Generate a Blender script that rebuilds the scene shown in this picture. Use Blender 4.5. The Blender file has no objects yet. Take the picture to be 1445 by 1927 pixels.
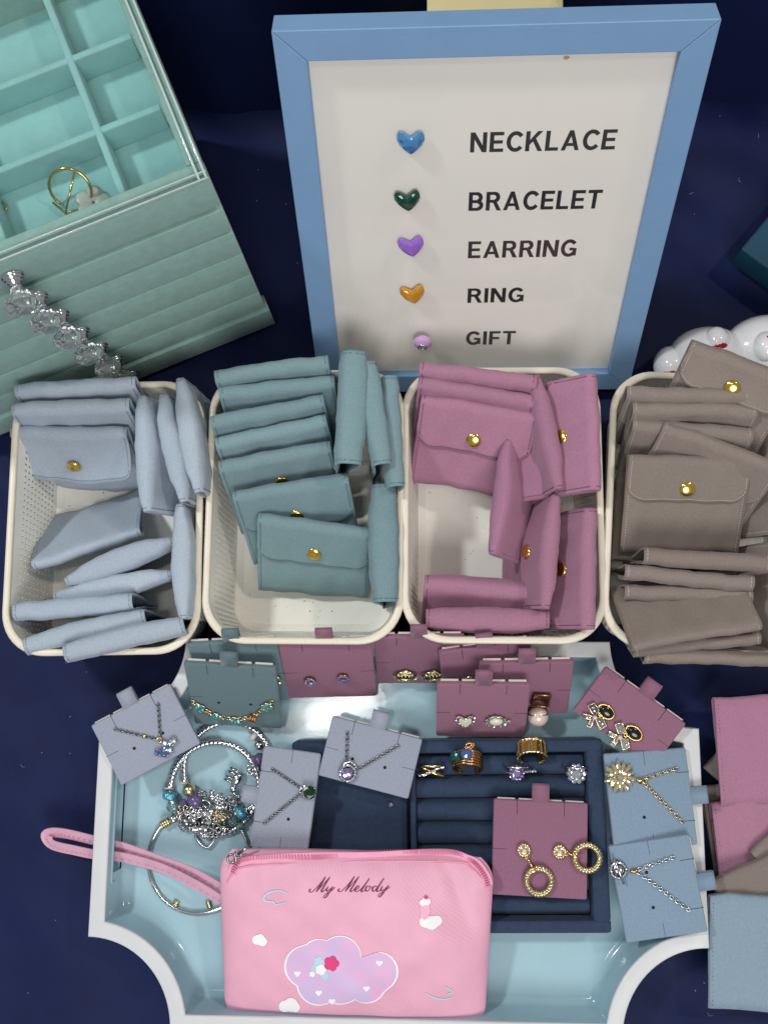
import bpy, math, random
from mathutils import Vector, Matrix
R = math.radians
random.seed(7)
scene = bpy.context.scene
COL = scene.collection

# ------------------------------------------------------------------ camera
FPX, CX, CY, HC = 1800.0, 722.5, 963.5, 0.69      # focal length and centre in photo pixels, camera height (m)
_n = Vector(((797 - CX) / FPX, (1270 - CY) / FPX, 1)).normalized()
_Z = -_n
_Y = Vector((0, -1, 0)); _Y = (_Y - _Y.dot(_Z) * _Z).normalized()
_X = _Y.cross(_Z)
def c2w(v): return Vector((_X.dot(v), _Y.dot(v), _Z.dot(v)))
CAMPOS = Vector((0, 0, HC))
cd = bpy.data.cameras.new('camera'); cam = bpy.data.objects.new('camera', cd); COL.objects.link(cam)
cd.sensor_fit = 'VERTICAL'; cd.sensor_height = 36.0; cd.lens = FPX / 1927 * 36
cd.clip_start = 0.01; cd.clip_end = 50
_r, _u, _f = c2w(Vector((1, 0, 0))), c2w(Vector((0, -1, 0))), c2w(Vector((0, 0, 1)))
cam.matrix_world = Matrix(((_r.x, _u.x, -_f.x, 0), (_r.y, _u.y, -_f.y, 0), (_r.z, _u.z, -_f.z, HC), (0, 0, 0, 1)))
scene.camera = cam
def ray(px, py): return c2w(Vector(((px - CX) / FPX, (py - CY) / FPX, 1)))
def P(px, py, z=0.0):
    r = ray(px, py); return CAMPOS + r * ((z - HC) / r.z)
def on_plane(px, py, o, n):
    r = ray(px, py); return CAMPOS + r * ((o - CAMPOS).dot(n) / r.dot(n))

# ------------------------------------------------------------------ light
w = bpy.data.worlds.new('World'); scene.world = w; w.use_nodes = True
w.node_tree.nodes['Background'].inputs[0].default_value = (0.93, 0.97, 1.0, 1)
w.node_tree.nodes['Background'].inputs[1].default_value = 0.32
def area(name, loc, target, size, power, col):
    l = bpy.data.lights.new(name, 'AREA'); l.shape = 'DISK'; l.size = size; l.energy = power; l.color = col
    o = bpy.data.objects.new(name, l); COL.objects.link(o); o.location = loc
    o.rotation_euler = (Vector(target) - Vector(loc)).to_track_quat('-Z', 'Y').to_euler()
    return o
_g = P(640, 1330, .004); _d = _g - CAMPOS; _d.z = -_d.z
lo = area('ceiling_lamp_overhead', _g + _d * (1.75 / _d.z), _g, .20, 2.6, (1, .97, .93)); lo.data.shape = 'RECTANGLE'; lo.data.size_y = .07; lo.rotation_euler.z = R(28)
area('ceiling_lamp_cool', (-.95, .55, 1.55), (0, .05, 0), 0.16, 14.5, (.96, 1, .99))
area('ceiling_lamp_warm', (1.0, .62, 1.6), (0, .1, 0), .12, 7.5, (1, .88, .76))
area('fill_light_front', (.25, -1.15, 1.5), (0, .15, .05), .9, 20, (1, .98, .95))  # large soft fill added to brighten the sign and the drawer fronts
scene.view_settings.view_transform = 'Standard'; scene.view_settings.look = 'None'
scene.view_settings.exposure = -0.24; scene.view_settings.gamma = 1.0
scene.view_settings.use_curve_mapping = False
scene.cycles.max_bounces = 8; scene.cycles.transparent_max_bounces = 12
scene.cycles.caustics_reflective = False; scene.cycles.caustics_refractive = False
scene.cycles.use_denoising = True

# ------------------------------------------------------------------ materials
def S(r, g, b, k=1.0):
    f = lambda c: (c / 12.92 if c <= .04045 else ((c + .055) / 1.055) ** 2.4)
    return (f(r / 255) * k, f(g / 255) * k, f(b / 255) * k, 1)
def mat(name, col, rough=.5, metal=0.0, var=0.0, vscale=60, bump=0.0, bscale=900, sheen=0.0, coat=0.0, trans=0.0,
        ior=1.45, spec=.5, speck=None, weave=0, col2=None, alpha=1.0, sub=0.0, tint=False):
    m = bpy.data.materials.new(name); m.use_nodes = True
    nt = m.node_tree; b = nt.nodes['Principled BSDF']; L = nt.links.new; N = nt.nodes.new
    b.inputs['Base Color'].default_value = col; b.inputs['Roughness'].default_value = rough
    b.inputs['Metallic'].default_value = metal; b.inputs['IOR'].default_value = ior
    b.inputs['Specular IOR Level'].default_value = spec
    b.inputs['Sheen Weight'].default_value = sheen; b.inputs['Sheen Roughness'].default_value = .4
    b.inputs['Coat Weight'].default_value = coat; b.inputs['Coat Roughness'].default_value = .08
    b.inputs['Transmission Weight'].default_value = trans; b.inputs['Alpha'].default_value = alpha
    if sub: b.inputs['Subsurface Weight'].default_value = sub; b.inputs['Subsurface Scale'].default_value = .002
    tc = N('ShaderNodeTexCoord'); out = None
    if var or col2:
        nz = N('ShaderNodeTexNoise'); nz.inputs['Scale'].default_value = vscale; nz.inputs['Detail'].default_value = 6
        nz.inputs['Roughness'].default_value = .65
        L(tc.outputs['Object'], nz.inputs['Vector'])
        rp = N('ShaderNodeValToRGB'); rp.color_ramp.elements[0].position = .3; rp.color_ramp.elements[1].position = .7
        c2 = col2 or tuple(min(1, c * (1 + var)) for c in col[:3]) + (1,)
        c1 = col if col2 else tuple(c * (1 - var) for c in col[:3]) + (1,)
        rp.color_ramp.elements[0].color = c1; rp.color_ramp.elements[1].color = c2
        L(nz.outputs['Fac'], rp.inputs['Fac']); out = rp.outputs['Color']
    if speck:
        scol, sscale, thr = speck
        v = N('ShaderNodeTexNoise'); v.inputs['Scale'].default_value = sscale; v.inputs['Detail'].default_value = 1
        L(tc.outputs['Object'], v.inputs['Vector'])
        r2 = N('ShaderNodeValToRGB'); r2.color_ramp.elements[0].position = thr; r2.color_ramp.elements[1].position = thr + .03
        L(v.outputs['Fac'], r2.inputs['Fac'])
        mx = N('ShaderNodeMixRGB'); L(r2.outputs['Color'], mx.inputs['Fac'])
        if out: L(out, mx.inputs['Color1'])
        else: mx.inputs['Color1'].default_value = col
        mx.inputs['Color2'].default_value = scol; out = mx.outputs['Color']
    if tint:
        oi = N('ShaderNodeObjectInfo'); mt_ = N('ShaderNodeMixRGB'); mt_.blend_type = 'MULTIPLY'; mt_.inputs['Fac'].default_value = 1
        L(out, mt_.inputs['Color1']); L(oi.outputs['Color'], mt_.inputs['Color2']); out = mt_.outputs['Color']
    if out: L(out, b.inputs['Base Color'])
    if bump:
        if weave:
            wv = N('ShaderNodeTexWave'); wv.inputs['Scale'].default_value = weave; wv.bands_direction = 'DIAGONAL'
            wv.inputs['Distortion'].default_value = .4
            L(tc.outputs['Object'], wv.inputs['Vector']); h = wv.outputs['Fac']
        else:
            nb = N('ShaderNodeTexNoise'); nb.inputs['Scale'].default_value = bscale; nb.inputs['Detail'].default_value = 4
            L(tc.outputs['Object'], nb.inputs['Vector']); h = nb.outputs['Fac']
        bp = N('ShaderNodeBump'); bp.inputs['Strength'].default_value = bump; bp.inputs['Distance'].default_value = .0006
        L(h, bp.inputs['Height']); L(bp.outputs['Normal'], b.inputs['Normal'])
    return m
def suede(name, col, var=.09): return mat(name, col, .88, var=var, vscale=700, bump=.5, bscale=1800, sheen=.25, spec=.2, tint=True)
K = 1.30
MT = {
 'cloth': mat('navy_satin_cloth', S(20, 30, 70), .6, var=.16, vscale=14, bump=.4, bscale=2200, sheen=.0, spec=.2, speck=(S(150, 155, 175), 420, .83)),
 'peri': suede('periwinkle_suede', S(150, 161, 174, K)), 'teal': suede('teal_suede', S(109, 132, 138, K)),
 'mauve': suede('mauve_suede', S(148, 106, 128, K)), 'taupe': suede('taupe_suede', S(118, 108, 102, K)),
 'blue': suede('light_blue_suede', S(122, 140, 156, K)),
 'c_teal': suede('teal_card_felt', S(88, 108, 114, K)), 'c_mauve': suede('mauve_card_felt', S(126, 88, 108, K)),
 'c_lav': suede('lavender_card_felt', S(136, 141, 156, K)), 'c_blue': suede('blue_card_felt', S(112, 130, 150, K)),
 'board': mat('white_card_board', S(225, 215, 205), .8),
 'slit': mat('slit_shadow_line', S(58, 50, 62), .95, spec=.1),
 'st_light': mat('pale_thread', S(190, 190, 195), .8), 'st_teal': mat('teal_thread', S(60, 100, 112), .8),
 'st_mauve': mat('plum_thread', S(96, 56, 90), .8), 'st_taupe': mat('grey_thread', S(186, 177, 168), .8),
 'st_peri': mat('periwinkle_thread', S(104, 116, 140), .8), 'st_blue': mat('blue_thread', S(96, 118, 146), .8),
 'basket': mat('speckled_cream_plastic', S(246, 243, 234), .42, var=.05, vscale=25, bump=.15, bscale=1500, speck=(S(150, 132, 110), 420, .755)),
 'basketrim': mat('cream_plastic_rim', S(228, 219, 202), .35, var=.04, vscale=60, speck=(S(150, 128, 104), 900, .76)),
 'white': mat('white_tray_enamel', S(208, 209, 212), .35, var=.03, vscale=40, bump=.05, bscale=500),
 'trayblue': mat('glossy_blue_enamel', S(162, 194, 206), .11, var=.05, vscale=18, speck=(S(215, 228, 232), 700, .80), coat=.0, bump=.16, bscale=45),
 'frameblue': mat('matt_blue_frame_paint', S(120, 155, 194), .42, var=.04, vscale=30, bump=.12, bscale=700),
 'paper': mat('white_sign_paper', S(250, 245, 238), .7, var=.02, vscale=12),
 'ink': mat('black_print', S(34, 30, 32), .6), 'plum_ink': mat('plum_print', S(110, 32, 68), .6),
 'mint': mat('mint_velvet', S(146, 180, 173), .9, var=.10, vscale=130, bump=.3, bscale=1500, sheen=.35, spec=.2),
 'mintin': mat('bright_mint_velvet', S(146, 196, 196), .9, var=.07, vscale=60, bump=.2, bscale=1500, sheen=.3, spec=.2),
 'leather': mat('dark_brown_leatherette', S(40, 34, 34), .6, var=.2, vscale=200, bump=.3, bscale=900),
 'navyvel': mat('navy_velvet', S(50, 64, 88), .9, var=.12, vscale=260, bump=.35, bscale=1600, sheen=.08, spec=.2),
 'gold': mat('gold_metal', S(222, 190, 118), .18, 1.0), 'brass': mat('pale_gold_metal', S(226, 212, 170), .22, 1.0),
 'copper': mat('rose_gold_metal', S(196, 146, 92), .22, 1.0), 'silver': mat('silver_metal', S(214, 214, 216), .16, 1.0),
 'steel': mat('grey_steel', S(150, 152, 158), .25, 1.0), 'snap': mat('snap_gold', S(244, 204, 104), .16, 1.0),
 'crystal': mat('clear_crystal', (1, 1, 1, 1), .0, trans=.92, ior=1.46, metal=.12),
 'diamond': mat('white_stone', S(236, 238, 248), .03, .85, coat=.5), 'lilac': mat('lilac_stone', S(196, 184, 232), .03, .85, coat=.5),
 'green': mat('green_stone', S(4, 52, 28), .06, .2, coat=.8), 'aqua': mat('aqua_stone', S(60, 156, 170), .05, .35, coat=.6),
 'bluestone': mat('blue_stone', S(120, 150, 210), .03, .85, coat=.6), 'darkgreen': mat('dark_green_stone', S(20, 84, 86), .06, .3, coat=.8),
 'opal': mat('milky_stone', S(214, 212, 184), .18, coat=.6), 'pearl': mat('pearl', S(222, 200, 192), .2, .1, coat=.7),
 'black': mat('black_enamel', S(16, 13, 14), .18, coat=.4), 'brown': mat('dark_brown_enamel', S(62, 24, 22), .22, coat=.5),
 'g_blue': mat('blue_heart_gem', S(96, 164, 226), .04, .6, coat=1), 'g_green': mat('green_heart_gem', S(6, 66, 50), .1, .1, coat=1),
 'g_purple': mat('purple_heart_gem', S(150, 104, 204), .12, .1, coat=1), 'g_amber': mat('amber_heart_gem', S(204, 142, 34), .1, .15, coat=1),
 'beadpink': mat('pink_glass_bead', S(240, 140, 204), .12, coat=1, col2=S(176, 180, 224), vscale=160),
 'glit_blue': mat('blue_glitter', S(16, 80, 130), .2, .5, col2=S(130, 215, 235), vscale=900, bump=1.0, bscale=900, coat=.5),
 'glit_red': mat('red_glitter', S(150, 8, 16), .3, .4, col2=S(240, 40, 50), vscale=1300, coat=.4),
 'purple': mat('purple_bead', S(116, 100, 146), .22, coat=.5, col2=S(70, 58, 96), vscale=420),
 'aquaglass': mat('aqua_glass_bead', S(190, 226, 226), .04, trans=.85, ior=1.3, coat=.4),
 'rubber': mat('clear_rubber_stop', S(200, 195, 190), .4),
 'pink': mat('pink_saffiano', S(228, 168, 192), .5, var=.05, vscale=40, bump=.15, weave=260, coat=.0),
 'pinkzip': mat('pink_zip_tape', S(234, 162, 190), .7, var=.06, vscale=300, bump=.3, bscale=1500),
 'pinkstrap': mat('pink_strap', S(216, 168, 190), .45, var=.08, vscale=90, bump=.2, bscale=900),
 'pr_white': mat('print_white', S(240, 238, 240), .5), 'pr_aqua': mat('print_aqua', S(176, 214, 226), .5),
 'pr_cloud': mat('print_cloud', S(236, 170, 208), .5, col2=S(190, 186, 226), vscale=55), 'pr_pale': mat('print_pale_pink', S(244, 176, 206), .5), 'pr_hot': mat('print_hot_pink', S(214, 50, 118), .5),
 'plastic': mat('white_gloss_plastic', S(232, 232, 236), .12, coat=.7), 'yellow': mat('pale_yellow_card', S(232, 218, 168), .7, var=.03),
 'tealbox': mat('dark_teal_box', S(18, 66, 88), .6, var=.1, vscale=40), 'navybead': mat('navy_bead', S(20, 22, 80), .12, coat=.8),
 'petal': mat('frosted_petal', S(222, 228, 216), .35, trans=.4),
 'hole': mat('pin_hole', S(30, 30, 36), .9),
}
def glass_mat(name, tint=(1, 1, 1, 1), gloss=.08):
    m = bpy.data.materials.new(name); m.use_nodes = True; nt = m.node_tree; nt.nodes.clear(); N = nt.nodes.new; L = nt.links.new
    o = N('ShaderNodeOutputMaterial'); mx = N('ShaderNodeMixShader'); t = N('ShaderNodeBsdfTransparent'); g = N('ShaderNodeBsdfGlossy')
    fr = N('ShaderNodeLayerWeight'); fr.inputs['Blend'].default_value = .12
    t.inputs['Color'].default_value = tint; g.inputs['Roughness'].default_value = gloss
    ml = N('ShaderNodeMath'); ml.operation = 'MULTIPLY_ADD'; ml.inputs[1].default_value = .45; ml.inputs[2].default_value = .025; L(fr.outputs['Facing'], ml.inputs[0]); L(ml.outputs[0], mx.inputs[0]); L(t.outputs[0], mx.inputs[1]); L(g.outputs[0], mx.inputs[2]); L(mx.outputs[0], o.inputs[0])
    return m
MT['champagne'] = mat('champagne_stone', S(240, 226, 188), .04, .8, coat=.3)
MT['zipteeth'] = mat('dark_pink_zip', S(206, 112, 152), .5)
MT['tan'] = mat('tan_stain', S(196, 168, 120), .8)
MT['lidedge'] = mat('bright_acrylic_edge', S(214, 236, 234), .08, trans=.35, coat=.6)
MT['glass'] = glass_mat('clear_acrylic', (.97, .985, .98, 1), .03)
MT['glasssheet'] = glass_mat('sign_acrylic', (.99, .99, .99, 1), .12)

# ------------------------------------------------------------------ mesh helpers
GJ = random.Random(3)
class MB:
    def __init__(s): s.v = []; s.f = []; s.sm = []
    def add(s, vs, fs, sm=True, T=None):
        k = len(s.v)
        s.v += [(T @ Vector(p)) if T is not None else Vector(p) for p in vs]
        s.f += [tuple(i + k for i in f) for f in fs]; s.sm += [sm] * len(fs); return s
    def box(s, c, d, T=None, sm=False):
        x, y, z = d[0] / 2, d[1] / 2, d[2] / 2
        vs = [(c[0] + a * x, c[1] + b * y, c[2] + e * z) for e in (-1, 1) for b in (-1, 1) for a in (-1, 1)]
        return s.add(vs, [(0, 2, 3, 1), (4, 5, 7, 6), (0, 1, 5, 4), (2, 6, 7, 3), (0, 4, 6, 2), (1, 3, 7, 5)], sm, T)
    def rbox(s, c, d, r, T=None, fine=True):
        ax = []
        for q in range(3):
            h = d[q] / 2; rr = min(r, h * .99)
            ax.append([-h, -h + rr * .3, -h + rr, h - rr, h - rr * .3, h] if fine else [-h, -h + rr, h - rr, h])
        def pt(x, y, z):
            p = Vector((x, y, z)); q = Vector([max(-d[i] / 2 + min(r, d[i] / 2 * .99), min(d[i] / 2 - min(r, d[i] / 2 * .99), p[i])) for i in range(3)])
            e = p - q
            rr = min(r, min(d) / 2 * .99)
            if e.length > 1e-9:
                e = Vector([e[i] / max(1e-9, min(r, d[i] / 2 * .99)) for i in range(3)]).normalized()
                p = q + Vector([e[i] * min(r, d[i] / 2 * .99) for i in range(3)])
            return p + Vector(c)
        n = len(ax[0])
        for q in range(3):
            a, b = (q + 1) % 3, (q + 2) % 3
            for sg in (-1, 1):
                vs = []
                for i in range(n):
                    for j in range(n):
                        p = [0, 0, 0]; p[q] = sg * d[q] / 2; p[a] = ax[a][i]; p[b] = ax[b][j]; vs.append(pt(*p))
                fs = []
                for i in range(n - 1):
                    for j in range(n - 1):
                        k = i * n + j; f = (k, k + n, k + n + 1, k + 1); fs.append(f if sg > 0 else f[::-1])
                s.add(vs, fs, True, T)
        return s
    def grid(s, fn, nu, nv, sm=True, flip=False, T=None):
        vs = [fn(i / nu, j / nv) for i in range(nu + 1) for j in range(nv + 1)]; fs = []
        for i in range(nu):
            for j in range(nv):
                k = i * (nv + 1) + j; f = (k, k + nv + 1, k + nv + 2, k + 1); fs.append(f[::-1] if flip else f)
        return s.add(vs, fs, sm, T)
    def tube(s, path, r, closed=False, n=6, rf=None, up=None, T=None):
        pts = [Vector(p) for p in path]; m = len(pts); vs = []; fs = []
        prev = Vector(up) if up is not None else None
        for i, p in enumerate(pts):
            a = pts[(i - 1) % m] if (closed or i > 0) else p; b = pts[(i + 1) % m] if (closed or i < m - 1) else p
            t = (b - a).normalized()
            if prev is None: prev = Vector((0, 0, 1)) if abs(t.z) < .9 else Vector((1, 0, 0))
            x = prev - t * prev.dot(t)
            if x.length < 1e-6: x = t.orthogonal()
            x.normalize(); y = t.cross(x); prev = x
            for k in range(n):
                an = 2 * math.pi * k / n; rr = r if rf is None else rf(i / (m if closed else max(1, m - 1)), an)
                vs.append(p + x * math.cos(an) * rr + y * math.sin(an) * rr)
        for i in range(m if closed else m - 1):
            j = (i + 1) % m
            for k in range(n): fs.append((i * n + k, i * n + (k + 1) % n, j * n + (k + 1) % n, j * n + k))
        if not closed: fs += [tuple(range(n))[::-1], tuple((m - 1) * n + k for k in range(n))]
        return s.add(vs, fs, True, T)
    def ring(s, c, R_, r, T=None, n=24, k=6, sx=1, sy=1, rf=None, a0=0, a1=2 * math.pi):
        full = abs(a1 - a0 - 2 * math.pi) < 1e-6
        path = [(c[0] + R_ * sx * math.cos(a0 + (a1 - a0) * i / (n if full else n - 1)), c[1] + R_ * sy * math.sin(a0 + (a1 - a0) * i / (n if full else n - 1)), c[2]) for i in range(n)]
        return s.tube(path, r, full, k, rf, T=T)
    def lathe(s, prof, n=16, sm=True, T=None):
        vs = []; fs = []; m = len(prof)
        for (r, z) in prof:
            for k in range(n): a = 2 * math.pi * k / n; vs.append((r * math.cos(a), r * math.sin(a), z))
        for i in range(m - 1):
            for k in range(n): fs.append((i * n + k, i * n + (k + 1) % n, (i + 1) * n + (k + 1) % n, (i + 1) * n + k))
        fs += [tuple(range(n))[::-1], tuple((m - 1) * n + k for k in range(n))]
        return s.add(vs, fs, sm, T)
    def ell(s, c, rx, ry, rz, nu=14, nv=9, T=None, sm=True):
        vs = [(c[0], c[1], c[2] - rz)]; fs = []
        for j in range(1, nv):
            t = math.pi * j / nv - math.pi / 2
            for i in range(nu):
                a = 2 * math.pi * i / nu; vs.append((c[0] + rx * math.cos(t) * math.cos(a), c[1] + ry * math.cos(t) * math.sin(a), c[2] + rz * math.sin(t)))
        vs.append((c[0], c[1], c[2] + rz))
        for i in range(nu):
            fs.append((0, 1 + (i + 1) % nu, 1 + i)); fs.append((len(vs) - 1, len(vs) - 1 - nu + i, len(vs) - 1 - nu + (i + 1) % nu))
        for j in range(nv - 2):
            for i in range(nu): a = 1 + j * nu; fs.append((a + i, a + (i + 1) % nu, a + nu + (i + 1) % nu, a + nu + i))
        return s.add(vs, fs, sm, T)
    def prism(s, poly, z0, z1, T=None, sm=False):
        n = len(poly); vs = [(p[0], p[1], z0) for p in poly] + [(p[0], p[1], z1) for p in poly]
        fs = [tuple(range(n))[::-1], tuple(range(n, 2 * n))] + [(i, (i + 1) % n, n + (i + 1) % n, n + i) for i in range(n)]
        return s.add(vs, fs, sm, T)
    def gem(s, c, r, h, n=8, T=None, sx=1, sy=1):
        vs = []
        for (rr, z, o) in ((.0, -.55, 0), (1, 0, 0), (.92, .12, .5), (.58, .42, 0)):
            for k in range(n):
                a = 2 * math.pi * (k + o) / n; vs.append((c[0] + rr * r * sx * math.cos(a), c[1] + rr * r * sy * math.sin(a), c[2] + (z + (GJ.uniform(-.16, .16) if rr > .1 else 0)) * h))
        fs = []
        for i in range(3):
            for k in range(n):
                a, b, d, e = i * n + k, i * n + (k + 1) % n, (i + 1) * n + (k + 1) % n, (i + 1) * n + k; fs += [(a, b, e), (b, d, e)]
        vs.append((c[0], c[1], c[2] + .46 * h)); fs += [(3 * n + k, 3 * n + (k + 1) % n, 4 * n) for k in range(n)]
        return s.add(vs, fs, False, T)
    def mesh(s, name):
        me = bpy.data.meshes.new(name); me.from_pydata([tuple(p) for p in s.v], [], s.f)
        me.polygons.foreach_set('use_smooth', s.sm); me.update(); return me
    def obj(s, name, m, parent=None, M=None, **kw):
        me = s.mesh(name); me.materials.append(MT[m] if isinstance(m, str) else m)
        return link(name, me, parent, M, **kw)
def link(name, data, parent=None, M=None, label=None, cat=None, group=None, kind=None):
    o = bpy.data.objects.new(name, data); COL.objects.link(o)
    if parent is not None: o.parent = parent
    if M is not None: o.matrix_local = M
    if label: o['label'] = label
    if cat: o['category'] = cat
    if group: o['group'] = group
    if kind: o['kind'] = kind
    return o
def thing(name, label, cat, M=None, group=None): return link(name, None, None, M, label, cat, group)
def Tr(x, y, z): return Matrix.Translation((x, y, z))
def basis(o, x, y, z): return Matrix(((x.x, y.x, z.x, o.x), (x.y, y.y, z.y, o.y), (x.z, y.z, z.z, o.z), (0, 0, 0, 1)))
def solid(o, t, off=-1.0):
    m = o.modifiers.new('thickness', 'SOLIDIFY'); m.thickness = t; m.offset = off; return o
def nz(x, y, s=0.0):
    return (math.sin(x * 1.7 + s) * math.cos(y * 1.3 - s * 1.7) + .5 * math.sin(x * 3.1 - y * 2.3 + s * 2.1) + .3 * math.sin(x * 5.3 + y * 4.1 + s)) / 1.8

# ------------------------------------------------------------------ setting: cloth and riser
YR = P(722, 194, 0).y
def clothz(x, y):
    a = x * .8 + y * .6; c = -x * .6 + y * .8
    return -.0058 + .0042 * nz(a * 26, c * 9, 1.0) + .0012 * nz(a * 60 + 2 * math.sin(c * 20), c * 25, 4.0) - .0016 * abs(math.sin(a * 21 + 1.5 * math.sin(c * 11)))
b = MB(); b.grid(lambda u, v: (-.75 + 1.5 * u, -.75 + (YR + .78) * v, clothz(-.75 + 1.5 * u, -.75 + (YR + .78) * v)), 240, 200)
b.obj('table_cloth', 'cloth', kind='structure')
b = MB(); b.grid(lambda u, v: (-.75 + 1.5 * u, YR + .006 * nz(u * 34, v * 2, 3) + .012 * v, -.009 + .266 * v), 120, 16)
b.grid(lambda u, v: (-.75 + 1.5 * u, YR + .012 + .4 * v, .257 + .001 * nz(u * 30, v * 12)), 60, 20)
b.obj('cloth_riser', 'cloth', kind='structure')

# ------------------------------------------------------------------ blue sign frame
FW, FH, LEAN, FT = .2266, .2725, R(25.5), .016
fo = Vector((-.0768, .2059, 0)); fu = Vector((math.cos(.007), math.sin(.007), 0)); fb = Vector((-math.sin(.007), math.cos(.007), 0))
fv = fb * math.sin(LEAN) + Vector((0, 0, math.cos(LEAN))); fn = fu.cross(fv)
# front face at local z=0; moulding goes back to -FT
MF = basis(fo + Vector((0, 0, FT * math.sin(LEAN))), fu, fv, fn)
MFi = MF.inverted()
def onframe(px, py, z=0.0): return MFi @ on_plane(px, py, MF @ Vector((0, 0, z)), fn)
sg = thing('sign_frame', 'light blue picture frame sign listing necklace, bracelet, earring, ring and gift', 'sign', MF)
BW = .0168
def rail(p0, p1, p2, p3):
    b = MB(); zs = (0, -FT)
    poly = [p0, p1, p2, p3]; b.prism(poly, -FT, 0); o = b.obj('frame_rail', 'frameblue', sg)
    m = o.modifiers.new('edge', 'BEVEL'); m.width = .0005; m.segments = 2
e = .0001
rail((0, 0), (FW, 0), (FW - BW, BW - e), (BW, BW - e)); rail((BW, FH - BW + e), (FW - BW, FH - BW + e), (FW, FH), (0, FH))
rail((0, e), (BW - e, BW), (BW - e, FH - BW), (0, FH - e)); rail((FW, e), (FW, FH - e), (FW - BW + e, FH - BW), (FW - BW + e, BW))
MB().box((FW / 2, FH / 2, -.0062), (FW - 2 * BW + .004, FH - 2 * BW + .004, .0012)).obj('sheet', 'paper', sg)
MB().box((FW / 2, FH / 2, -.0043), (FW - 2 * BW + .003, FH - 2 * BW + .003, .0014)).obj('pane', 'glasssheet', sg)
MB().box((FW / 2, FH / 2, -.011), (FW - .012, FH - .012, .0022)).obj('backing_board', 'leather', sg)
b = MB(); b.add([(FW / 2 - .03, FH * .8, -.0165), (FW / 2 + .03, FH * .8, -.0165), (FW / 2 + .04, .052, -.112), (FW / 2 - .04, .052, -.112)], [(0, 1, 2, 3)], False)
solid(b.obj('easel_strut', 'leather', sg), .002)
# letters: cap height 1
def glyph(ch):
    s = .212; q = []
    rc = lambda x0, y0, x1, y1: q.append([(x0, y0), (x1, y0), (x1, y1), (x0, y1)])
    def arc(cx, cy, rx, ry, a0, a1, n=18):
        for i in range(n):
            p = []
            for a, rr in ((a0 + (a1 - a0) * i / n, 1), (a0 + (a1 - a0) * (i + 1) / n, 1), (a0 + (a1 - a0) * (i + 1) / n, 0), (a0 + (a1 - a0) * i / n, 0)):
                ar = R(a); p.append((cx + (rx - (0 if rr else s)) * math.cos(ar), cy + (ry - (0 if rr else s * .92)) * math.sin(ar)))
            q.append(p)
    W = .72
    if ch == 'N':
        W = .84; rc(0, 0, s, 1); rc(W - s, 0, W, 1); q.append([(0, 1), (s * 1.1, 1), (W, 0), (W - s * 1.1, 0)])
    elif ch == 'E': W = .70; rc(0, 0, s, 1); rc(s, 0, W, .17); rc(s, .83, W, 1); rc(s, .42, W - .05, .585)
    elif ch == 'F': W = .66; rc(0, 0, s, 1); rc(s, .83, W, 1); rc(s, .40, W - .06, .565)
    elif ch == 'L': W = .66; rc(0, 0, s, 1); rc(s, 0, W, .17)
    elif ch == 'I': W = s; rc(0, 0, s, 1)
    elif ch == 'T': W = .76; rc(0, .83, W, 1); rc(W / 2 - s / 2, 0, W / 2 + s / 2, .83)
    elif ch == 'C': W = .82; arc(.46, .5, .46, .52, 38, 322)
    elif ch == 'G': W = .88; arc(.46, .5, .46, .52, 38, 335); rc(.68, .06, .87, .50); rc(.48, .37, .69, .53)
    elif ch == 'K': W = .86; rc(0, 0, s, 1); q.append([(s, .32), (s, .56), (.58, 1), (.83, 1)]); q.append([(.34, .54), (.48, .68), (.88, 0), (.64, 0)])
    elif ch == 'A': W = .92; q.append([(0, 0), (.21, 0), (.56, 1), (.36, 1)]); q.append([(.92, 0), (.71, 0), (.36, 1), (.56, 1)]); rc(.22, .22, .70, .37)
    elif ch in 'RB':
        W = .80; rc(0, 0, s, 1); rc(s, .84, .46, 1); rc(s, .42, .46, .58); arc(.46, .71, .29, .29, -90, 90, 10)
        if ch == 'B': rc(s, 0, .48, .16); arc(.48, .29, .32, .29, -90, 90, 10)
        else: q.append([(.36, .46), (.58, .46), (.84, 0), (.60, 0)])
    return q, W
WORDS = [('NECKLACE', (884, 287), (1155, 284), 37.5), ('BRACELET', (881, 397), (1128, 394), 35), ('EARRING', (880, 486), (1082, 485), 31.5),
         ('RING', (879, 570), (984, 570), 27), ('GIFT', (876, 649), (968, 649), 25)]
for txt, p0, p1, hp in WORDS:
    a = onframe(*p0, -.0055); c = onframe(*p1, -.0055); hh = onframe(p0[0], p0[1] - hp, -.0055).y - a.y
    gap = .145; tot = sum(glyph(ch)[1] for ch in txt) + gap * (len(txt) - 1); sx = (c.x - a.x) / tot
    b = MB(); x = 0; k = 0
    for ch in txt:
        q, W = glyph(ch)
        for poly in q:
            k += 1; area_ = sum(poly[i][0] * poly[(i + 1) % 4][1] - poly[(i + 1) % 4][0] * poly[i][1] for i in range(4))
            if area_ < 0: poly = poly[::-1]
            b.add([(a.x + (x + p[0]) * sx, a.y + p[1] * hh, -.00549 + k * 2e-7) for p in poly], [(0, 1, 2, 3)], False)
        x += W + gap
    b.obj('printed_word', 'ink', sg, label='the word ' + txt + ' in bold black capitals')
def heart_poly(n=28):
    p = []
    for i in range(n):
        t = 2 * math.pi * i / n; p.append((math.copysign(abs(math.sin(t)) ** 1.5, math.sin(t)), (13 * math.cos(t) - 5 * math.cos(2 * t) - 2 * math.cos(3 * t) - math.cos(4 * t)) / 16 + .12))
    return p
HP = heart_poly()
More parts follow.
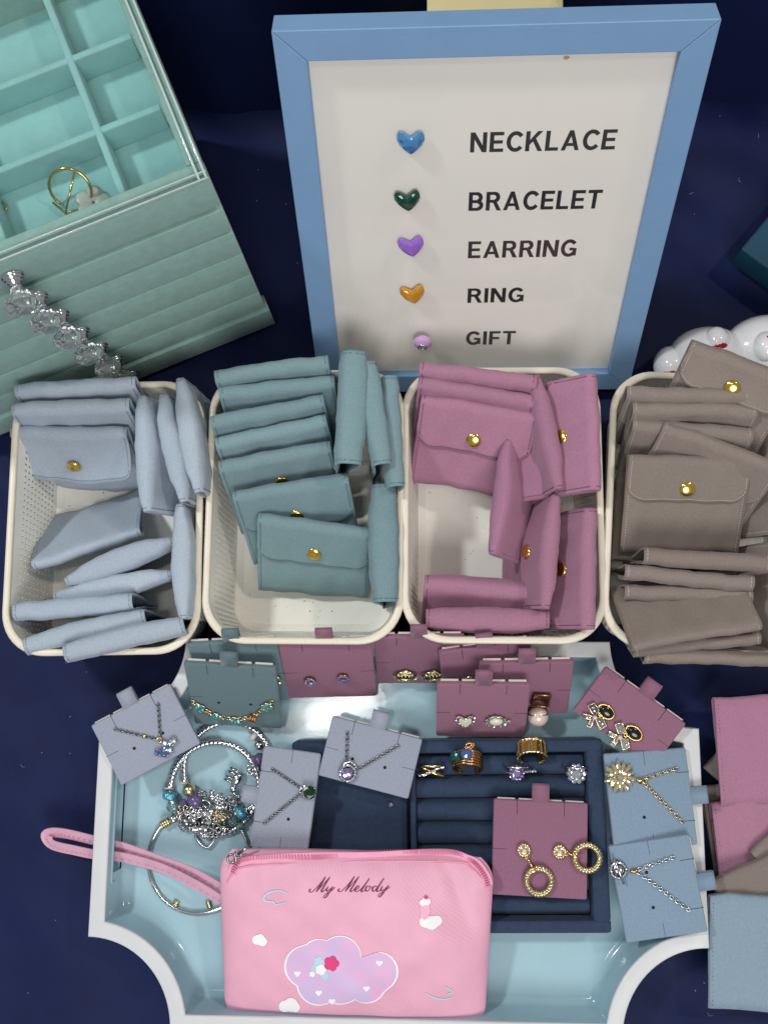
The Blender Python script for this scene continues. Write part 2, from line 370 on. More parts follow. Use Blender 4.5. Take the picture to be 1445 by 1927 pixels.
for m, px, py, wpx, rot, lab in (('g_blue', 773, 267, 52, 0, 'faceted blue heart gem beside the word NECKLACE'), ('g_green', 767, 376, 49, 6, 'dark green heart gem beside the word BRACELET'),
                       ('g_purple', 774, 463, 49, 8, 'purple heart gem beside the word EARRING'), ('g_amber', 777, 553, 46, 10, 'amber yellow heart gem beside the word RING')):
    c = onframe(px, py, -.0036); wd = (onframe(px + wpx / 2, py, -.0036).x - c.x)
    b = MB(); lv = ((.97, 0), (1, .0010), (.80, .0026), (.55, .0034), (.0, .0035)); hq = heart_poly(18); n = len(hq); vs = []; fs = []
    for k, z in lv: vs += [(p[0] * wd * k, p[1] * wd * k * 1.04, z + (GJ.uniform(-.00025, .00025) if .6 < k < .9 else 0)) for p in hq]
    for i in range(4):
        for j in range(n): fs.append((i * n + j, i * n + (j + 1) % n, (i + 1) * n + (j + 1) % n, (i + 1) * n + j))
    b.add(vs, fs, False); b.obj('heart_gem', m, sg, Tr(c.x, c.y, c.z) @ Matrix.Rotation(R(rot), 4, 'Z'), label=lab)
c = onframe(795, 632, -.0036)
bd = MB(); prof = [(.0022, -.0038), (.0040, -.0036), (.0060, -.0018), (.0066, 0), (.0060, .0018), (.0040, .0036), (.0022, .0038)]
bd.lathe(prof, 16, sm=False)
bm_ = Tr(c.x, c.y, c.z + .0064) @ Matrix.Rotation(R(18), 4, 'X')
bead = bd.obj('striped_bead', 'beadpink', sg, bm_, label='pink and lilac glass bead beside the word GIFT')
MB().ring((0, 0, .0037), .0029, .0009).obj('bead_grommet', 'silver', bead)
# small brown stain and tape mark on the sheet
for px, py, r_, m in ((1066, 105, .0018, 'copper'),):
    c = onframe(px, py, -.00545); MB().prism([(r_ * (1 + .4 * math.sin(3.3 * i)) * math.cos(i * .63), .6 * r_ * math.sin(i * .63)) for i in range(10)], 0, .00002).obj('stain', 'tan', sg, Tr(c.x, c.y - .001, c.z))

# ------------------------------------------------------------------ things at the back edge
yb = MB(); yb.rbox((0, 0, .07), (.0865, .06, .14), .001); pc = P(931, 8, .14)
yb.obj('yellow_box', 'yellow', None, Tr(pc.x, .405, 0), label='pale yellow box standing behind the blue sign frame', cat='box')
ac = MB(); ac.box((0, 0, .12), (.06, .0025, .24)); pa = P(1215, 0, .16)
ac.obj('acrylic_stand', 'glass', None, Tr(pa.x - .028, .412, 0) @ Matrix.Rotation(R(8), 4, 'Z'), label='clear acrylic stand edge poking up behind the blue frame', cat='stand')
tb = MB(); tb.rbox((.05, .05, .0125), (.10, .10, .025), .002); pt = P(1393, 468, .025)
tb.obj('teal_box', 'tealbox', None, Tr(pt.x, pt.y, 0) @ Matrix.Rotation(R(-40), 4, 'Z'), label='dark teal box corner at the right edge of the cloth', cat='box')

# ------------------------------------------------------------------ mint jewellery box
b0 = P(510, 605, 0); b1_ = P(0, 812, 0); bx = (b0 - b1_); bx.z = 0; bx.normalize(); by = Vector((-bx.y, bx.x, 0))
MBX = basis(b0, bx, by, Vector((0, 0, 1))); BWD, BDP, BTOP = .236, .168, .2115
jb = thing('jewellery_box', 'mint green velvet jewellery box with crystal knobs and clear lid', 'jewellery box', MBX)
LV = [0, .029, .057, .088, .120, .151, .180]
sh = MB()
for x0, x1, y0, y1 in ((-.0035, 0, .004, BDP), (-BWD, -BWD + .0035, .004, BDP), (-BWD + .0035, -.0035, BDP - .003, BDP)):
    sh.box(((x0 + x1) / 2, (y0 + y1) / 2, .092), (x1 - x0, y1 - y0, .180))
sh.obj('carcass', 'leather', jb)
for i in range(6):
    gp_ = (.0002, .0034, .0010, .0030, .0010, .0030, .0034); z0, z1 = LV[i] + gp_[i] * .5, LV[i + 1] - gp_[i + 1] * .5
    d = MB(); d.rbox((-BWD / 2, .006 - (.0025 if i == 0 else 0), (z0 + z1) / 2), (BWD + .001 + (.004 if i == 0 else 0), .013, z1 - z0), .0005)
    d.obj('drawer_front' if i else 'base_drawer_front', 'mint', jb)
MB().box((-BWD / 2, .09, .09), (BWD - .008, .15, .16)).obj('drawer_body', 'leather', jb)  # dark colour stands in for the shade in the gaps between drawer fronts
# top tray: walls, floor, dividers
zf = .184
lw = MB(); lw.rbox((-BWD / 2, .0065, (.1822 + BTOP) / 2), (BWD + .001, .013, BTOP - .1822), .0014); lw.obj('lid_front', 'mint', jb)
for nm, c_, d_ in (('lid_side', (-.0045, .09, (.1812 + BTOP) / 2), (.009, .154, BTOP - .1812)), ('lid_side', (-BWD + .0045, .09, (.1812 + BTOP) / 2), (.009, .154, BTOP - .1812)), ('lid_back', (-BWD / 2, BDP - .004, (.1812 + BTOP) / 2), (BWD - .018, .009, BTOP - .1812))):
    MB().rbox(c_, d_, .0015).obj(nm, 'mint', jb)
MB().box((-BWD / 2, .088, zf - .001), (BWD - .019, .152, .003)).obj('tray_floor', 'mintin', jb)
for xx in (-.0475, -.118, -.19):
    MB().rbox((xx, .088, zf + .0105), (.0045, .150, .0205), .0016).obj('divider', 'mintin', jb)
for yy in (.058, .1065):
    MB().rbox((-BWD / 2, yy, zf + .0102), (BWD - .02, .0045, .020), .0016).obj('divider', 'mintin', jb)
MB().rbox((-BWD / 2, .084, BTOP + .0012), (BWD, .168, .0022), .0006).obj('clear_lid', 'glass', jb)
for yy, zz in ((.0005, BTOP + .0022), (.0045, BTOP + .0026)):
    MB().rbox((-BWD / 2, yy, zz - .0008), (BWD, .0009, .0030), .0004).obj('lid_edge', 'lidedge', jb)
for xx in (-.0012, -.0052):
    MB().rbox((xx, .084, BTOP + .0016), (.0014, .166, .0030), .0004).obj('lid_edge', 'lidedge', jb)
kb = MB(); kb.lathe([(.0010, 0), (.0062, 0), (.0064, .0008), (.0060, .0015), (.0053, .0017), (.0055, .0024), (.0051, .0031), (.0044, .0033), (.0045, .0040), (.0038, .0046), (.0026, .008), (.0016, .008)], 20)
kme = kb.mesh('knob_base'); kme.materials.append(MT['silver'])
kc = MB(); vs = []; fs = []
for (r_, z, o_) in ((.0028, .0066, 0), (.0050, .0105, .5), (.0092, .0165, 0), (.0098, .0190, .5), (.0058, .0230, 0)):
    for k in range(8): a = 2 * math.pi * (k + o_) / 8; rj = r_ * GJ.uniform(.9, 1.08); vs.append((rj * math.cos(a), rj * math.sin(a), z + (GJ.uniform(-.0008, .0008) if r_ < .0097 else 0)))
for i in range(4):
    for k in range(8):
        a_, b_, c_, d_ = i * 8 + k, i * 8 + (k + 1) % 8, (i + 1) * 8 + (k + 1) % 8, (i + 1) * 8 + k
        fs += [(a_, b_, d_), (b_, c_, d_)]
fs += [tuple(range(8))[::-1], tuple(32 + k for k in range(8))]
kc.add(vs, fs, False); cme = kc.mesh('knob_crystal'); cme.materials.append(MT['crystal'])
for z in (.196, .1655, .1355, .104, .0725, .043, .0145):
    M_ = Tr(-.1220 + (.196 - z) * .0606, 0 if z > .03 else -.003, z) @ Matrix.Rotation(R(90), 4, 'X')
    o = link('knob', kme, jb, M_); link('knob_crystal', cme, o)
# hoop earring with frosted flower inside the top tray
def onbox(px, py, z):
    return MBX.inverted() @ P(px, py, z)
hc = P(131, 356, .196)
he = thing('flower_hoop_earring', 'gold hoop earring with frosted flower lying inside the mint box', 'earring', Tr(hc.x, hc.y, .1865))
MB().ring((0, 0, 0), .0118, .0009, n=40, a0=R(-40), a1=R(215)).obj('hoop', 'gold', he, Tr(0, .001, .008) @ Matrix.Rotation(R(52), 4, 'X') @ Matrix.Rotation(R(15), 4, 'Z'))
MB().tube([(-.012, -.004, .002), (-.004, -.011, .002), (.004, -.009, .004)], .0007).tube([(-.004, -.012, .003), (.004, .010, .013)], .0006).obj('ear_wire', 'gold', he)
fl = MB()
for k in range(5):
    a = 2 * math.pi * k / 5 + .3; fl.ell((.0055 * math.cos(a), .0055 * math.sin(a), 0), .0052, .0052, .0012, 12, 6)
flo = fl.obj('flower', 'petal', he, Tr(.012, -.005, .003) @ Matrix.Rotation(R(14), 4, 'Y'))
MB().gem((.018, -.010, .004), .002, .002).obj('stone', 'diamond', he)
gp = P(1, 401, .188); MB().ell((0, 0, .002), .003, .003, .002).ring((0, .004, .001), .003, .0006).obj('gold_stud_earring', 'gold', None, Tr(gp.x, gp.y, .186), label='small gold stud at the left photo edge inside the mint box', cat='earring')

# ------------------------------------------------------------------ baskets
def rrect(a, bb, r, n=10):
    p = []
    for (sx, sy, a0) in ((1, 1, 0), (-1, 1, 90), (-1, -1, 180), (1, -1, 270)):
        for i in range(n + 1): an = R(a0 + 90 * i / n); p.append((sx * (a - r) + r * math.cos(an), sy * (bb - r) + r * math.sin(an)))
    return p
def resample(p, n):
    L = [0]
    for i in range(len(p)): L.append(L[-1] + math.dist(p[i], p[(i + 1) % len(p)]))
    out = []; j = 0
    for k in range(n):
        t = L[-1] * k / n
        while L[j + 1] < t: j += 1
        f = (t - L[j]) / max(1e-12, L[j + 1] - L[j]); a, c_ = p[j], p[(j + 1) % len(p)]; out.append((a[0] + (c_[0] - a[0]) * f, a[1] + (c_[1] - a[1]) * f))
    return out
BH = .065; HA, HB, LA, LB = .0640, .0905, .0570, .0830
NP = 132
def bring(t, inset=0.0):   # t 0 bottom .. 1 rim
    a = LA + (HA - LA) * t - inset; bb = LB + (HB - LB) * t - inset; return resample(rrect(a, bb, .017 + .011 * t - inset * .5), NP)
wall = MB()
ts = [0.0, .05, .12] + [.12 + .70 * i / 9 for i in range(1, 10)] + [.9, 1.0]
hz_ = lambda t: .003 + (BH - .003) * t
for ins, fl_ in ((0, False), (.0016, True)):
    rings = [[(p[0], p[1], hz_(t)) for p in bring(t, ins + (.006 * (1 - t / .05) ** 2 if t < .05 else 0))] for t in ts]
    for j in range(len(ts) - 1):
        A, B_ = rings[j], rings[j + 1]; hol = 2 <= j < 11
        for i in range(NP):
            k = (i + 1) % NP; q = [Vector(A[i]), Vector(A[k]), Vector(B_[k]), Vector(B_[i])]
            if not hol: wall.add(q, [(3, 2, 1, 0) if fl_ else (0, 1, 2, 3)])
            else:
                bl = lambda u, v: q[0] * (1 - u) * (1 - v) + q[1] * u * (1 - v) + q[2] * u * v + q[3] * (1 - u) * v
                h4 = [bl(.29, .27), bl(.71, .27), bl(.71, .73), bl(.29, .73)]
                ff = [(0, 1, 5, 4), (1, 2, 6, 5), (2, 3, 7, 6), (3, 0, 4, 7)]
                wall.add(q + h4, [f[::-1] for f in ff] if fl_ else ff)
                if not fl_:
                    cn = Vector((0, 0, q[0].z)); inn = [h + (Vector((-h.x / HA ** 2, -h.y / HB ** 2, 0)).normalized()) * .0016 for h in h4]
                    wall.add(h4 + inn, [(0, 1, 5, 4), (1, 2, 6, 5), (2, 3, 7, 6), (3, 0, 4, 7)], False)
wme = wall.mesh('basket_wall'); wme.materials.append(MT['basket'])
flr = MB(); p = bring(0, .005); flr.prism(p, .002, .0036); fme = flr.mesh('basket_floor'); fme.materials.append(MT['basket'])
rim = MB(); prof = [(-.0016, -.003), (.0005, -.003), (.0020, -.0022), (.0024, -.0006), (.0018, .0006), (.0004, .0010), (-.0012, .0008), (-.0022, 0), (-.0022, -.0020)]
vs = []; fs = []; n_ = len(prof)
for (o_, z) in prof: vs += [(q[0], q[1], BH + z) for q in bring(1, -o_)]
for i in range(n_):
    for k in range(NP): fs.append((i * NP + k, i * NP + (k + 1) % NP, ((i + 1) % n_) * NP + (k + 1) % NP, ((i + 1) % n_) * NP + k))
rim.add(vs, [f[::-1] for f in fs]); rme = rim.mesh('basket_rim'); rme.materials.append(MT['basketrim'])
cA = P(197, 970, .065); cB = P(573, 948, .065); cC = P(945, 945, .065)
BK = [(cA, 1.2, 'cream perforated basket holding the periwinkle blue pouches'), (cB, 0, 'cream perforated basket holding the teal pouches'),
      (cC, 0, 'cream perforated basket holding the mauve pouches'), (P(1332, 962, .065), -4.2, 'cream perforated basket of taupe pouches cut by the right edge')]
for c_, yaw, lab in BK:
    t = thing('perforated_basket', lab, 'basket', Tr(c_.x, c_.y, .0) @ Matrix.Rotation(R(yaw), 4, 'Z'), 'plastic baskets in a row')
    link('wall', wme, t); link('floor', fme, t); link('rim', rme, t)

# ------------------------------------------------------------------ snap pouches
snp = MB(); snp.lathe([(.0001, -.001), (.0047, -.001), (.0050, -.0002), (.0049, .0004), (.0044, .0009), (.0030, .0014), (.0015, .0016), (.0001, .00165)], 22)
sme = snp.mesh('snap'); sme.materials.append(MT['snap'])
def pouch(col, label, A, B, zA, zB=None, lean=20, h=.066, t=.010, spin=.5, flip=False, fl=.56, bend=0.0, twist=0.0, seed=None, snap=True, lift=0.0, wd=None, group=None, name='snap_pouch'):
    zB = zA if zB is None else zB
    if spin >= .5: spin = .90; t *= .78
    else: t *= .46
    a, c_ = P(A[0], A[1], zA), P(B[0], B[1], zB); u = (c_ - a); w_ = wd or u.length; u.normalize()
    mid = (a + c_) / 2
    if wd: mid = a + u * wd / 2
    side = Vector((u.y, -u.x, 0)).normalized(); dn = Vector((0, 0, -1)); dn = (dn - u * dn.dot(u)).normalized(); side = (side - u * side.dot(u)).normalized()
    v = dn * math.cos(R(lean)) + side * math.sin(R(lean)); nn = u.cross(-v)
    M_ = basis(mid, u, -v, nn)
    # rounded top: the pixel line is the top contour of the fold
    root = thing(name, label, 'pouch', M_, group)
    rnd = random.Random(seed if seed is not None else hash((A, B)) & 0xffff); sd = rnd.uniform(0, 20); bend += rnd.uniform(-.003, .003); twist += rnd.uniform(-.004, .004); dk, dq, dd = rnd.uniform(-.7, .7), rnd.uniform(.25, .8), rnd.uniform(-.0022, .0012); tv = rnd.uniform(.92, 1.06); tint_ = (tv * rnd.uniform(.985, 1.015), tv, tv * rnd.uniform(.985, 1.02), 1)
    hw = w_ / 2; sg_ = -1 if flip else 1
    def T(x):
        k = min(1, abs(x / hw)); return t * ((1 - spin) + spin * (1 - k ** 2.1)) + .0016
    def tb(x, y):
        k = min(1, max(0, -y / h)); tt = T(x); return tt * (1 - k) ** .75 * (.75 + .25 * math.cos(k * 3)) + .0014
    def warp(x, y, z):
        k = x / hw; q = -y / h
        z = z + bend * (k * k - .4) * (.3 + q) + twist * k * q + .0016 * nz(k * 2.4, q * 2.2, sd) * min(1, .25 + q * 1.5) + .0005 * nz(k * 7, q * 6, sd + 5) + .0009 * abs(math.sin(2.3 * k + 1.6 * q * math.sin(sd) + sd)) * (.3 + q) + dd * math.exp(-((k - dk) ** 2 * 14 + (q - dq) ** 2 * 22))
        y = y + .0008 * nz(k * 2.6, 1.0, sd + 3) * (1 - .5 * q) - spin * .0030 * k ** 4
        return Vector((x, y, z * sg_))
    rc = .013
    def flen(x):
        L = fl * h; ax = abs(x) - (hw - rc)
        return L if ax <= 0 else L - rc + math.sqrt(max(0, rc * rc - ax * ax))
    NX = 26
    def shell(ui, vi):     # vi: 0 back bottom .. 1 flap end
        k = -1 + 2 * ui; k = math.copysign(1 - (1 - abs(k)) ** 1.15, k); x = k * hw; r_ = T(x) / 2
        if vi < .36: y = -h + (h - r_) * (vi / .36); return warp(x, y, -tb(x, y) / 2)
        if vi < .60: an = math.pi * (vi - .36) / .24; return warp(x, -r_ + r_ * max(0, math.sin(an)) ** .62, -r_ * math.copysign(abs(math.cos(an)) ** .72, math.cos(an)) if an > .01 else -tb(x, -r_) / 2)
        f = (vi - .60) / .40; y = -r_ - (flen(x) - r_) * f
        return warp(x, y, max(tb(x, y) / 2 + .0011, r_ * (1 - f * 2.2)) + lift * f * f)
    m = MB(); m.grid(shell, NX, 25, flip=not flip)
    ob_ = solid(m.obj('back_and_flap', col, root), .0010); ob_.color = tint_
    def pocket(ui, vi):
        x = (-1 + 2 * ui) * hw; y = -h + (h - .012) * vi; return warp(x, y, tb(x, y) / 2)
    m = MB(); m.grid(pocket, 18, 10, flip=flip); ob_ = solid(m.obj('front_pocket', col, root), .0009); ob_.color = tint_
    # thread: dashes round the flap and down the pocket sides
    sm_ = {'peri': 'st_peri', 'teal': 'st_teal', 'mauve': 'st_mauve', 'taupe': 'st_taupe', 'blue': 'st_blue'}[col]
    m = MB()
    def flap_pt(x, f, off=.0):
        r_ = T(x) / 2; y = -r_ - (flen(x) - r_) * f; z = max(tb(x, y) / 2 + .0011, r_ * (1 - f * 2.2)) + lift * f * f + .00012
        return warp(x, y, z)
    line = []; roll = []
    ins = hw - .0022
    for i in range(24): line.append((-ins, i / 24 * .80))
    for i in range(61): line.append((-ins + 2 * ins * i / 60, None))
    for i in range(24): line.append((ins, .80 - i / 24 * .80))
    pts = []
    for xx in (-ins, ins):
        for i in range(9):
            an = math.pi * (.12 + .9 * i / 8); r_ = T(xx) / 2 + .0001; pts.append(warp(xx, -T(xx) / 2 + r_ * max(0, math.sin(an)) ** .62, -r_ * math.copysign(abs(math.cos(an)) ** .72, math.cos(an))))
        pts.append(None)
    for x, f in line:
        if f is None: f = 1 - .0020 / max(.01, flen(x))
        pts.append(flap_pt(x, max(0.02, min(.97, f))))
    for xx in (-ins, ins):
        for i in range(20):
            y = -h + .002 + (h * (1 - fl * .9)) * i / 20; pts.append(None); pts.append(warp(xx, y, tb(xx, y) / 2 + .00012)); y2 = y + .0013; pts.append(warp(xx, y2, tb(xx, y2) / 2 + .00012))
    for xx in (-ins, ins):
        for i in range(26):
            y = -h + .002 + (h * .93) * i / 26; pts.append(None); pts.append(warp(xx, y, -tb(xx, y) / 2 - .00014)); y2 = y + .0013; pts.append(warp(xx, y2, -tb(xx, y2) / 2 - .00014))
    def dash(p, q):
        d = q - p
        if d.length < 1e-7: return
        d.normalize(); s_ = d.cross(Vector((0, 0, sg_))).normalized() * .00022; up = Vector((0, 0, sg_ * .00016))
        m.add([p - s_, p + s_, q + s_, q - s_, p - s_ + up, p + s_ + up, q + s_ + up, q - s_ + up], [(0, 1, 5, 4), (1, 2, 6, 5), (2, 3, 7, 6), (3, 0, 4, 7), (4, 5, 6, 7)], False)
    i = 0
    while i < len(pts) - 1:
        if pts[i] is None or pts[i + 1] is None: i += 1; continue
        p, q = pts[i], pts[i + 1]; Ld = (q - p).length
        if Ld > .0019: dash(p, p + (q - p) * .55)
        else: dash(p, p + (q - p) * .62)
        i += 1
    m.obj('stitching', sm_, root, kind='stuff')
    if snap:
        y = -fl * h * .70; z = max(tb(0, y) / 2 + .0011, T(0) / 2 * (1 - .7 * 2.2)) + lift * .5; p_ = warp(0, y, z)
        dz = (warp(0, y - .004, tb(0, y - .004) / 2).z - warp(0, y + .004, tb(0, y + .004) / 2).z) * sg_
        Ms = Tr(*p_) @ Matrix.Rotation((0 if not flip else math.pi), 4, 'X') @ Matrix.Rotation(math.atan2(dz, .008), 4, 'X') @ Tr(0, 0, .0004)
        link('snap', sme, root, Ms)
    return root
G1, G2, G3, G4, G5 = 'periwinkle pouches in the left basket', 'teal pouches in their basket', 'mauve pouches in their basket', 'taupe pouches in the right basket', 'pouches lying on the cloth at right'
def p1(lab, *a, **k): return pouch('peri', lab, *a, group=G1, **k)
p1('periwinkle pouch at the very back of its basket, nearest the mint box', (26, 727), (254, 713), .080, lean=14, t=.014, spin=.3)
p1('second periwinkle pouch from the back of its basket, snap hidden', (21, 762), (243, 754), .078, lean=18, t=.015, spin=.25)
p1('periwinkle pouch with gold snap facing up in the left basket', (19, 805), (239, 806), .064, lean=28, t=.013, spin=.3, h=.064, lift=.014)
p1('upright periwinkle pouch next to the snapped one, leaning right with pale fold', (268, 962), (258, 742), .082, lean=24, t=.014, spin=.65)
p1('middle of the three upright periwinkle pouches at the back right', (340, 944), (297, 741), .083, lean=10, t=.015, spin=.65)
p1('upright periwinkle pouch touching the back right rim of its basket', (368, 926), (333, 709), .085, lean=8, t=.016, spin=.7)
p1('periwinkle pouch lying plain side up in the middle of the left basket', (266, 1004), (62, 1070), .050, lean=45, t=.012, flip=True, spin=.3, h=.060)
p1('puffy spindle shaped periwinkle pouch just below the plain lying one', (119, 1092), (326, 1014), .062, lean=-6, t=.020, spin=.7)
p1('slim periwinkle pouch under the spindle shaped one', (98, 1124), (321, 1078), .060, lean=-4, t=.017, spin=.6)
p1('third periwinkle pouch from the front of the left basket, open folded end', (23, 1150), (248, 1130), .068, lean=-2, t=.023, spin=.2)
p1('second periwinkle pouch from the front of the left basket', (43, 1213), (272, 1158), .070, lean=-4, t=.024, spin=.25)
p1('frontmost periwinkle pouch resting on the front rim', (118, 1228), (346, 1174), .076, lean=-8, t=.026, spin=.25)
p1('upright periwinkle pouch along the right wall, lower one', (338, 946), (342, 1164), .078, lean=-6, t=.017, spin=.6)
def p2(lab, *a, **k): return pouch('teal', lab, *a, group=G2, **k)
p2('teal pouch furthest back in the teal stack', (403, 700), (617, 671), .088, lean=22, t=.013, spin=.1)
p2('second teal pouch from the back of the stack', (412, 731), (629, 709), .084, lean=27, t=.012, spin=.1)
p2('third teal pouch from the back of the stack', (395, 786), (609, 746), .082, lean=26, t=.012, spin=.1)
p2('fourth teal pouch from the back, snap just peeking out', (404, 827), (613, 782), .078, lean=30, t=.012, spin=.1)
p2('fifth teal pouch from the back, snap edge just visible', (410, 870), (621, 831), .075, lean=33, t=.012, spin=.1)
p2('teal pouch right behind the front one, rounded flap corner showing', (437, 926), (654, 890), .069, lean=42, t=.011, spin=.1)
p2('frontmost teal pouch with its round gold snap in full view', (487, 966), (702, 996), .062, lean=42, t=.010, spin=.15)
p2('tallest upright teal pouch with open curled lower end and side snap', (672, 658), (660, 872), .098, lean=10, t=.040, spin=.2)
p2('middle upright teal pouch at the right of the stack', (693, 678), (722, 872), .094, lean=8, t=.029, spin=.3)
p2('upright teal pouch along the back right wall', (736, 705), (749, 914), .086, lean=10, t=.022, spin=.2)
p2('upright teal pouch alone at the right wall beside the front one', (724, 909), (727, 1132), .075, lean=4, t=.042, spin=.3)
def p3(lab, *a, **k): return pouch('mauve', lab, *a, group=G3, **k)
p3('mauve pouch furthest back in its basket', (790, 684), (1011, 710), .088, lean=22, t=.012, spin=.1)
p3('second mauve pouch from the back, narrow fold visible', (789, 711), (1009, 748), .084, lean=24, t=.011, spin=.1)
p3('mauve pouch facing up with its gold snap at the back left', (794, 741), (1013, 776), .078, lean=50, t=.010, spin=.15)
p3('plain mauve pouch standing alone in the middle of its basket', (922, 1042), (950, 820), .070, lean=38, t=.014, flip=True, spin=.55)
p3('upright mauve pouch with side snap next to the back stack', (1016, 702), (1060, 918), .087, lean=18, t=.012, spin=.5)
p3('mauve pouch in the back right corner with round snap visible', (1122, 703), (1131, 922), .092, lean=52, t=.012, spin=.2)
p3('upright mauve pouch at right with snap on its left, lower middle', (1052, 926), (1034, 1146), .076, lean=22, t=.011, spin=.5)
p3('mauve pouch at the lower right wall beside the navy bead', (1119, 956), (1116, 1184), .078, lean=36, t=.015, spin=.2)
p3('wide rolled mauve pouch second from the front', (799, 1082), (1031, 1100), .052, lean=50, t=.024, spin=.3, h=.056, fl=.66)
p3('frontmost mauve pouch against the front rim', (801, 1158), (1035, 1163), .064, lean=6, t=.032, spin=.45, h=.058)
def p4(lab, *a, **k): return pouch('taupe', lab, *a, group=G4, **k)
p4('taupe pouch at the very back with gold snap, before the white clips', (1302, 638), (1502, 712), .102, lean=48, t=.016, spin=.0, lift=.004, fl=.40)
p4('taupe pouch second from the back with straight stitched fold', (1179, 732), (1411, 737), .094, lean=16, t=.012, spin=.05)
p4('third taupe pouch from the back', (1190, 760), (1425, 763), .090, lean=26, t=.012, spin=.05)
p4('fourth taupe pouch from the back, mostly covered by the slanted one', (1190, 790), (1417, 808), .084, lean=34, t=.012, spin=.05)
p4('slanted taupe pouch running off the right photo edge', (1250, 793), (1470, 872), .086, lean=42, t=.010, spin=.05, snap=False)
p4('large front facing taupe pouch with centred gold snap', (1181, 855), (1413, 861), .079, lean=62, t=.008, spin=.15, fl=.46)
p4('taupe pouch with a curled open left end below the snapped one', (1212, 1044), (1452, 1058), .084, lean=-2, t=.017, spin=.1)
p4('taupe pouch fourth from the front, stitched right end', (1176, 1074), (1420, 1098), .080, lean=-6, t=.014, spin=.05)
p4('taupe pouch third from the front, narrow fold', (1176, 1112), (1417, 1120), .074, lean=-8, t=.013, spin=.05)
p4('broad plain taupe pouch lying over the front of its stack', (1434, 1182), (1190, 1222), .086, lean=56, t=.010, flip=True, spin=.1, h=.052, snap=False)
p4('thin taupe pouch right under the broad plain one', (1192, 1226), (1433, 1200), .077, lean=-18, t=.011, spin=.05, h=.055)
p4('taupe pouch overhanging the front rim, lowest of the stack', (1212, 1238), (1460, 1244), .073, lean=-24, t=.011, spin=.05, h=.055)
p4('taupe pouch lying flat along the left wall of its basket', (1150, 1052), (1164, 852), .042, lean=72, t=.006, spin=.1)
p4('taupe pouch standing along the right photo edge, upper one', (1462, 790), (1470, 1005), .066, lean=34, t=.012, spin=.3)
p4('taupe pouch standing along the right photo edge, lower one', (1466, 1020), (1470, 1240), .062, lean=30, t=.012, spin=.3)
def p5(col, lab, *a, **k): return pouch(col, lab, *a, group=G5, t=k.pop('t', .009), spin=.2, flip=True, snap=False, **k)
p5('taupe', 'taupe pouch corner peeking out left of the upper mauve one', (1322, 1442), (1450, 1300), .007, lean=90, wd=.079)
p5('taupe', 'taupe pouch edge showing left of the lower mauve one', (1318, 1478), (1540, 1452), .006, lean=88, wd=.079, h=.068)
p5('mauve', 'upper flat mauve pouch on the cloth at the right edge', (1340, 1311), (1560, 1305), .020, lean=88, h=.071)
p5('mauve', 'lower flat mauve pouch partly under a taupe one', (1335, 1508), (1560, 1488), .015, lean=88)
p5('taupe', 'taupe pouch lying diagonally across the lower mauve one', (1336, 1656), (1545, 1560), .024, lean=84, h=.060)
p5('taupe', 'taupe pouch corner on the right edge above the diagonal one', (1408, 1602), (1560, 1460), .020, lean=86, h=.060)
p5('blue', 'flat light blue pouch on the cloth at the lower right', (1334, 1680), (1560, 1690), .027, lean=86, h=.072, t=.006)
nb_ = P(1066, 1050, .062); MB().ell((0, 0, 0), .0023, .0023, .0023).obj('navy_bead', 'navybead', None, Tr(*nb_), label='tiny navy blue bead caught between two mauve pouches', cat='bead')

# ------------------------------------------------------------------ white hair clips behind the taupe basket
def clip(px, py, s, lab, seed, spots):
    c_ = P(px, py, .035); t = thing('hair_clip', lab, 'hair clip', Tr(c_.x, c_.y, 0), 'white glossy clips behind the taupe basket')
    MB().ell((0, 0, .024), .028 * s, .021 * s, .020, 28, 14).obj('shell', 'plastic', t)
    for (x, y, r_, g) in spots:
        o = MB().ell((0, 0, 0), r_, r_ * 1.15, r_, 20, 12).obj('bump', 'plastic', t, Tr(x, y, .038 if abs(x) < .02 else .022))
        if g is not None:
            k = MB(); rg = random.Random(seed)
            for q in range(60):
                a = rg.uniform(0, 6.28); e_ = rg.random() ** .5; d_ = Vector((g[0] + .55 * e_ * math.cos(a), g[1] + .24 * e_ * math.sin(a), .75)).normalized() * r_
                k.gem((0, 0, 0), .0014, .0013, 6, Tr(*d_) @ Vector((0, 0, 1)).rotation_difference(d_).to_matrix().to_4x4())
            k.obj('glitter_patch', 'glit_red', o, kind='stuff')
clip(1340, 660, 1.0, 'white glossy hair clip with red glitter, left one, behind the taupe pouches', 1, [(.002, .006, .0090, (.15, -.75)), (-.0265, -.006, .0120, (-.1, -.85))])
clip(1456, 645, 1.15, 'white glossy hair clip with red glitter cut by the right photo edge', 2, [(-.0075, -.004, .0098, (.5, .35)), (.012, .004, .0085, (-.1, -.6))])

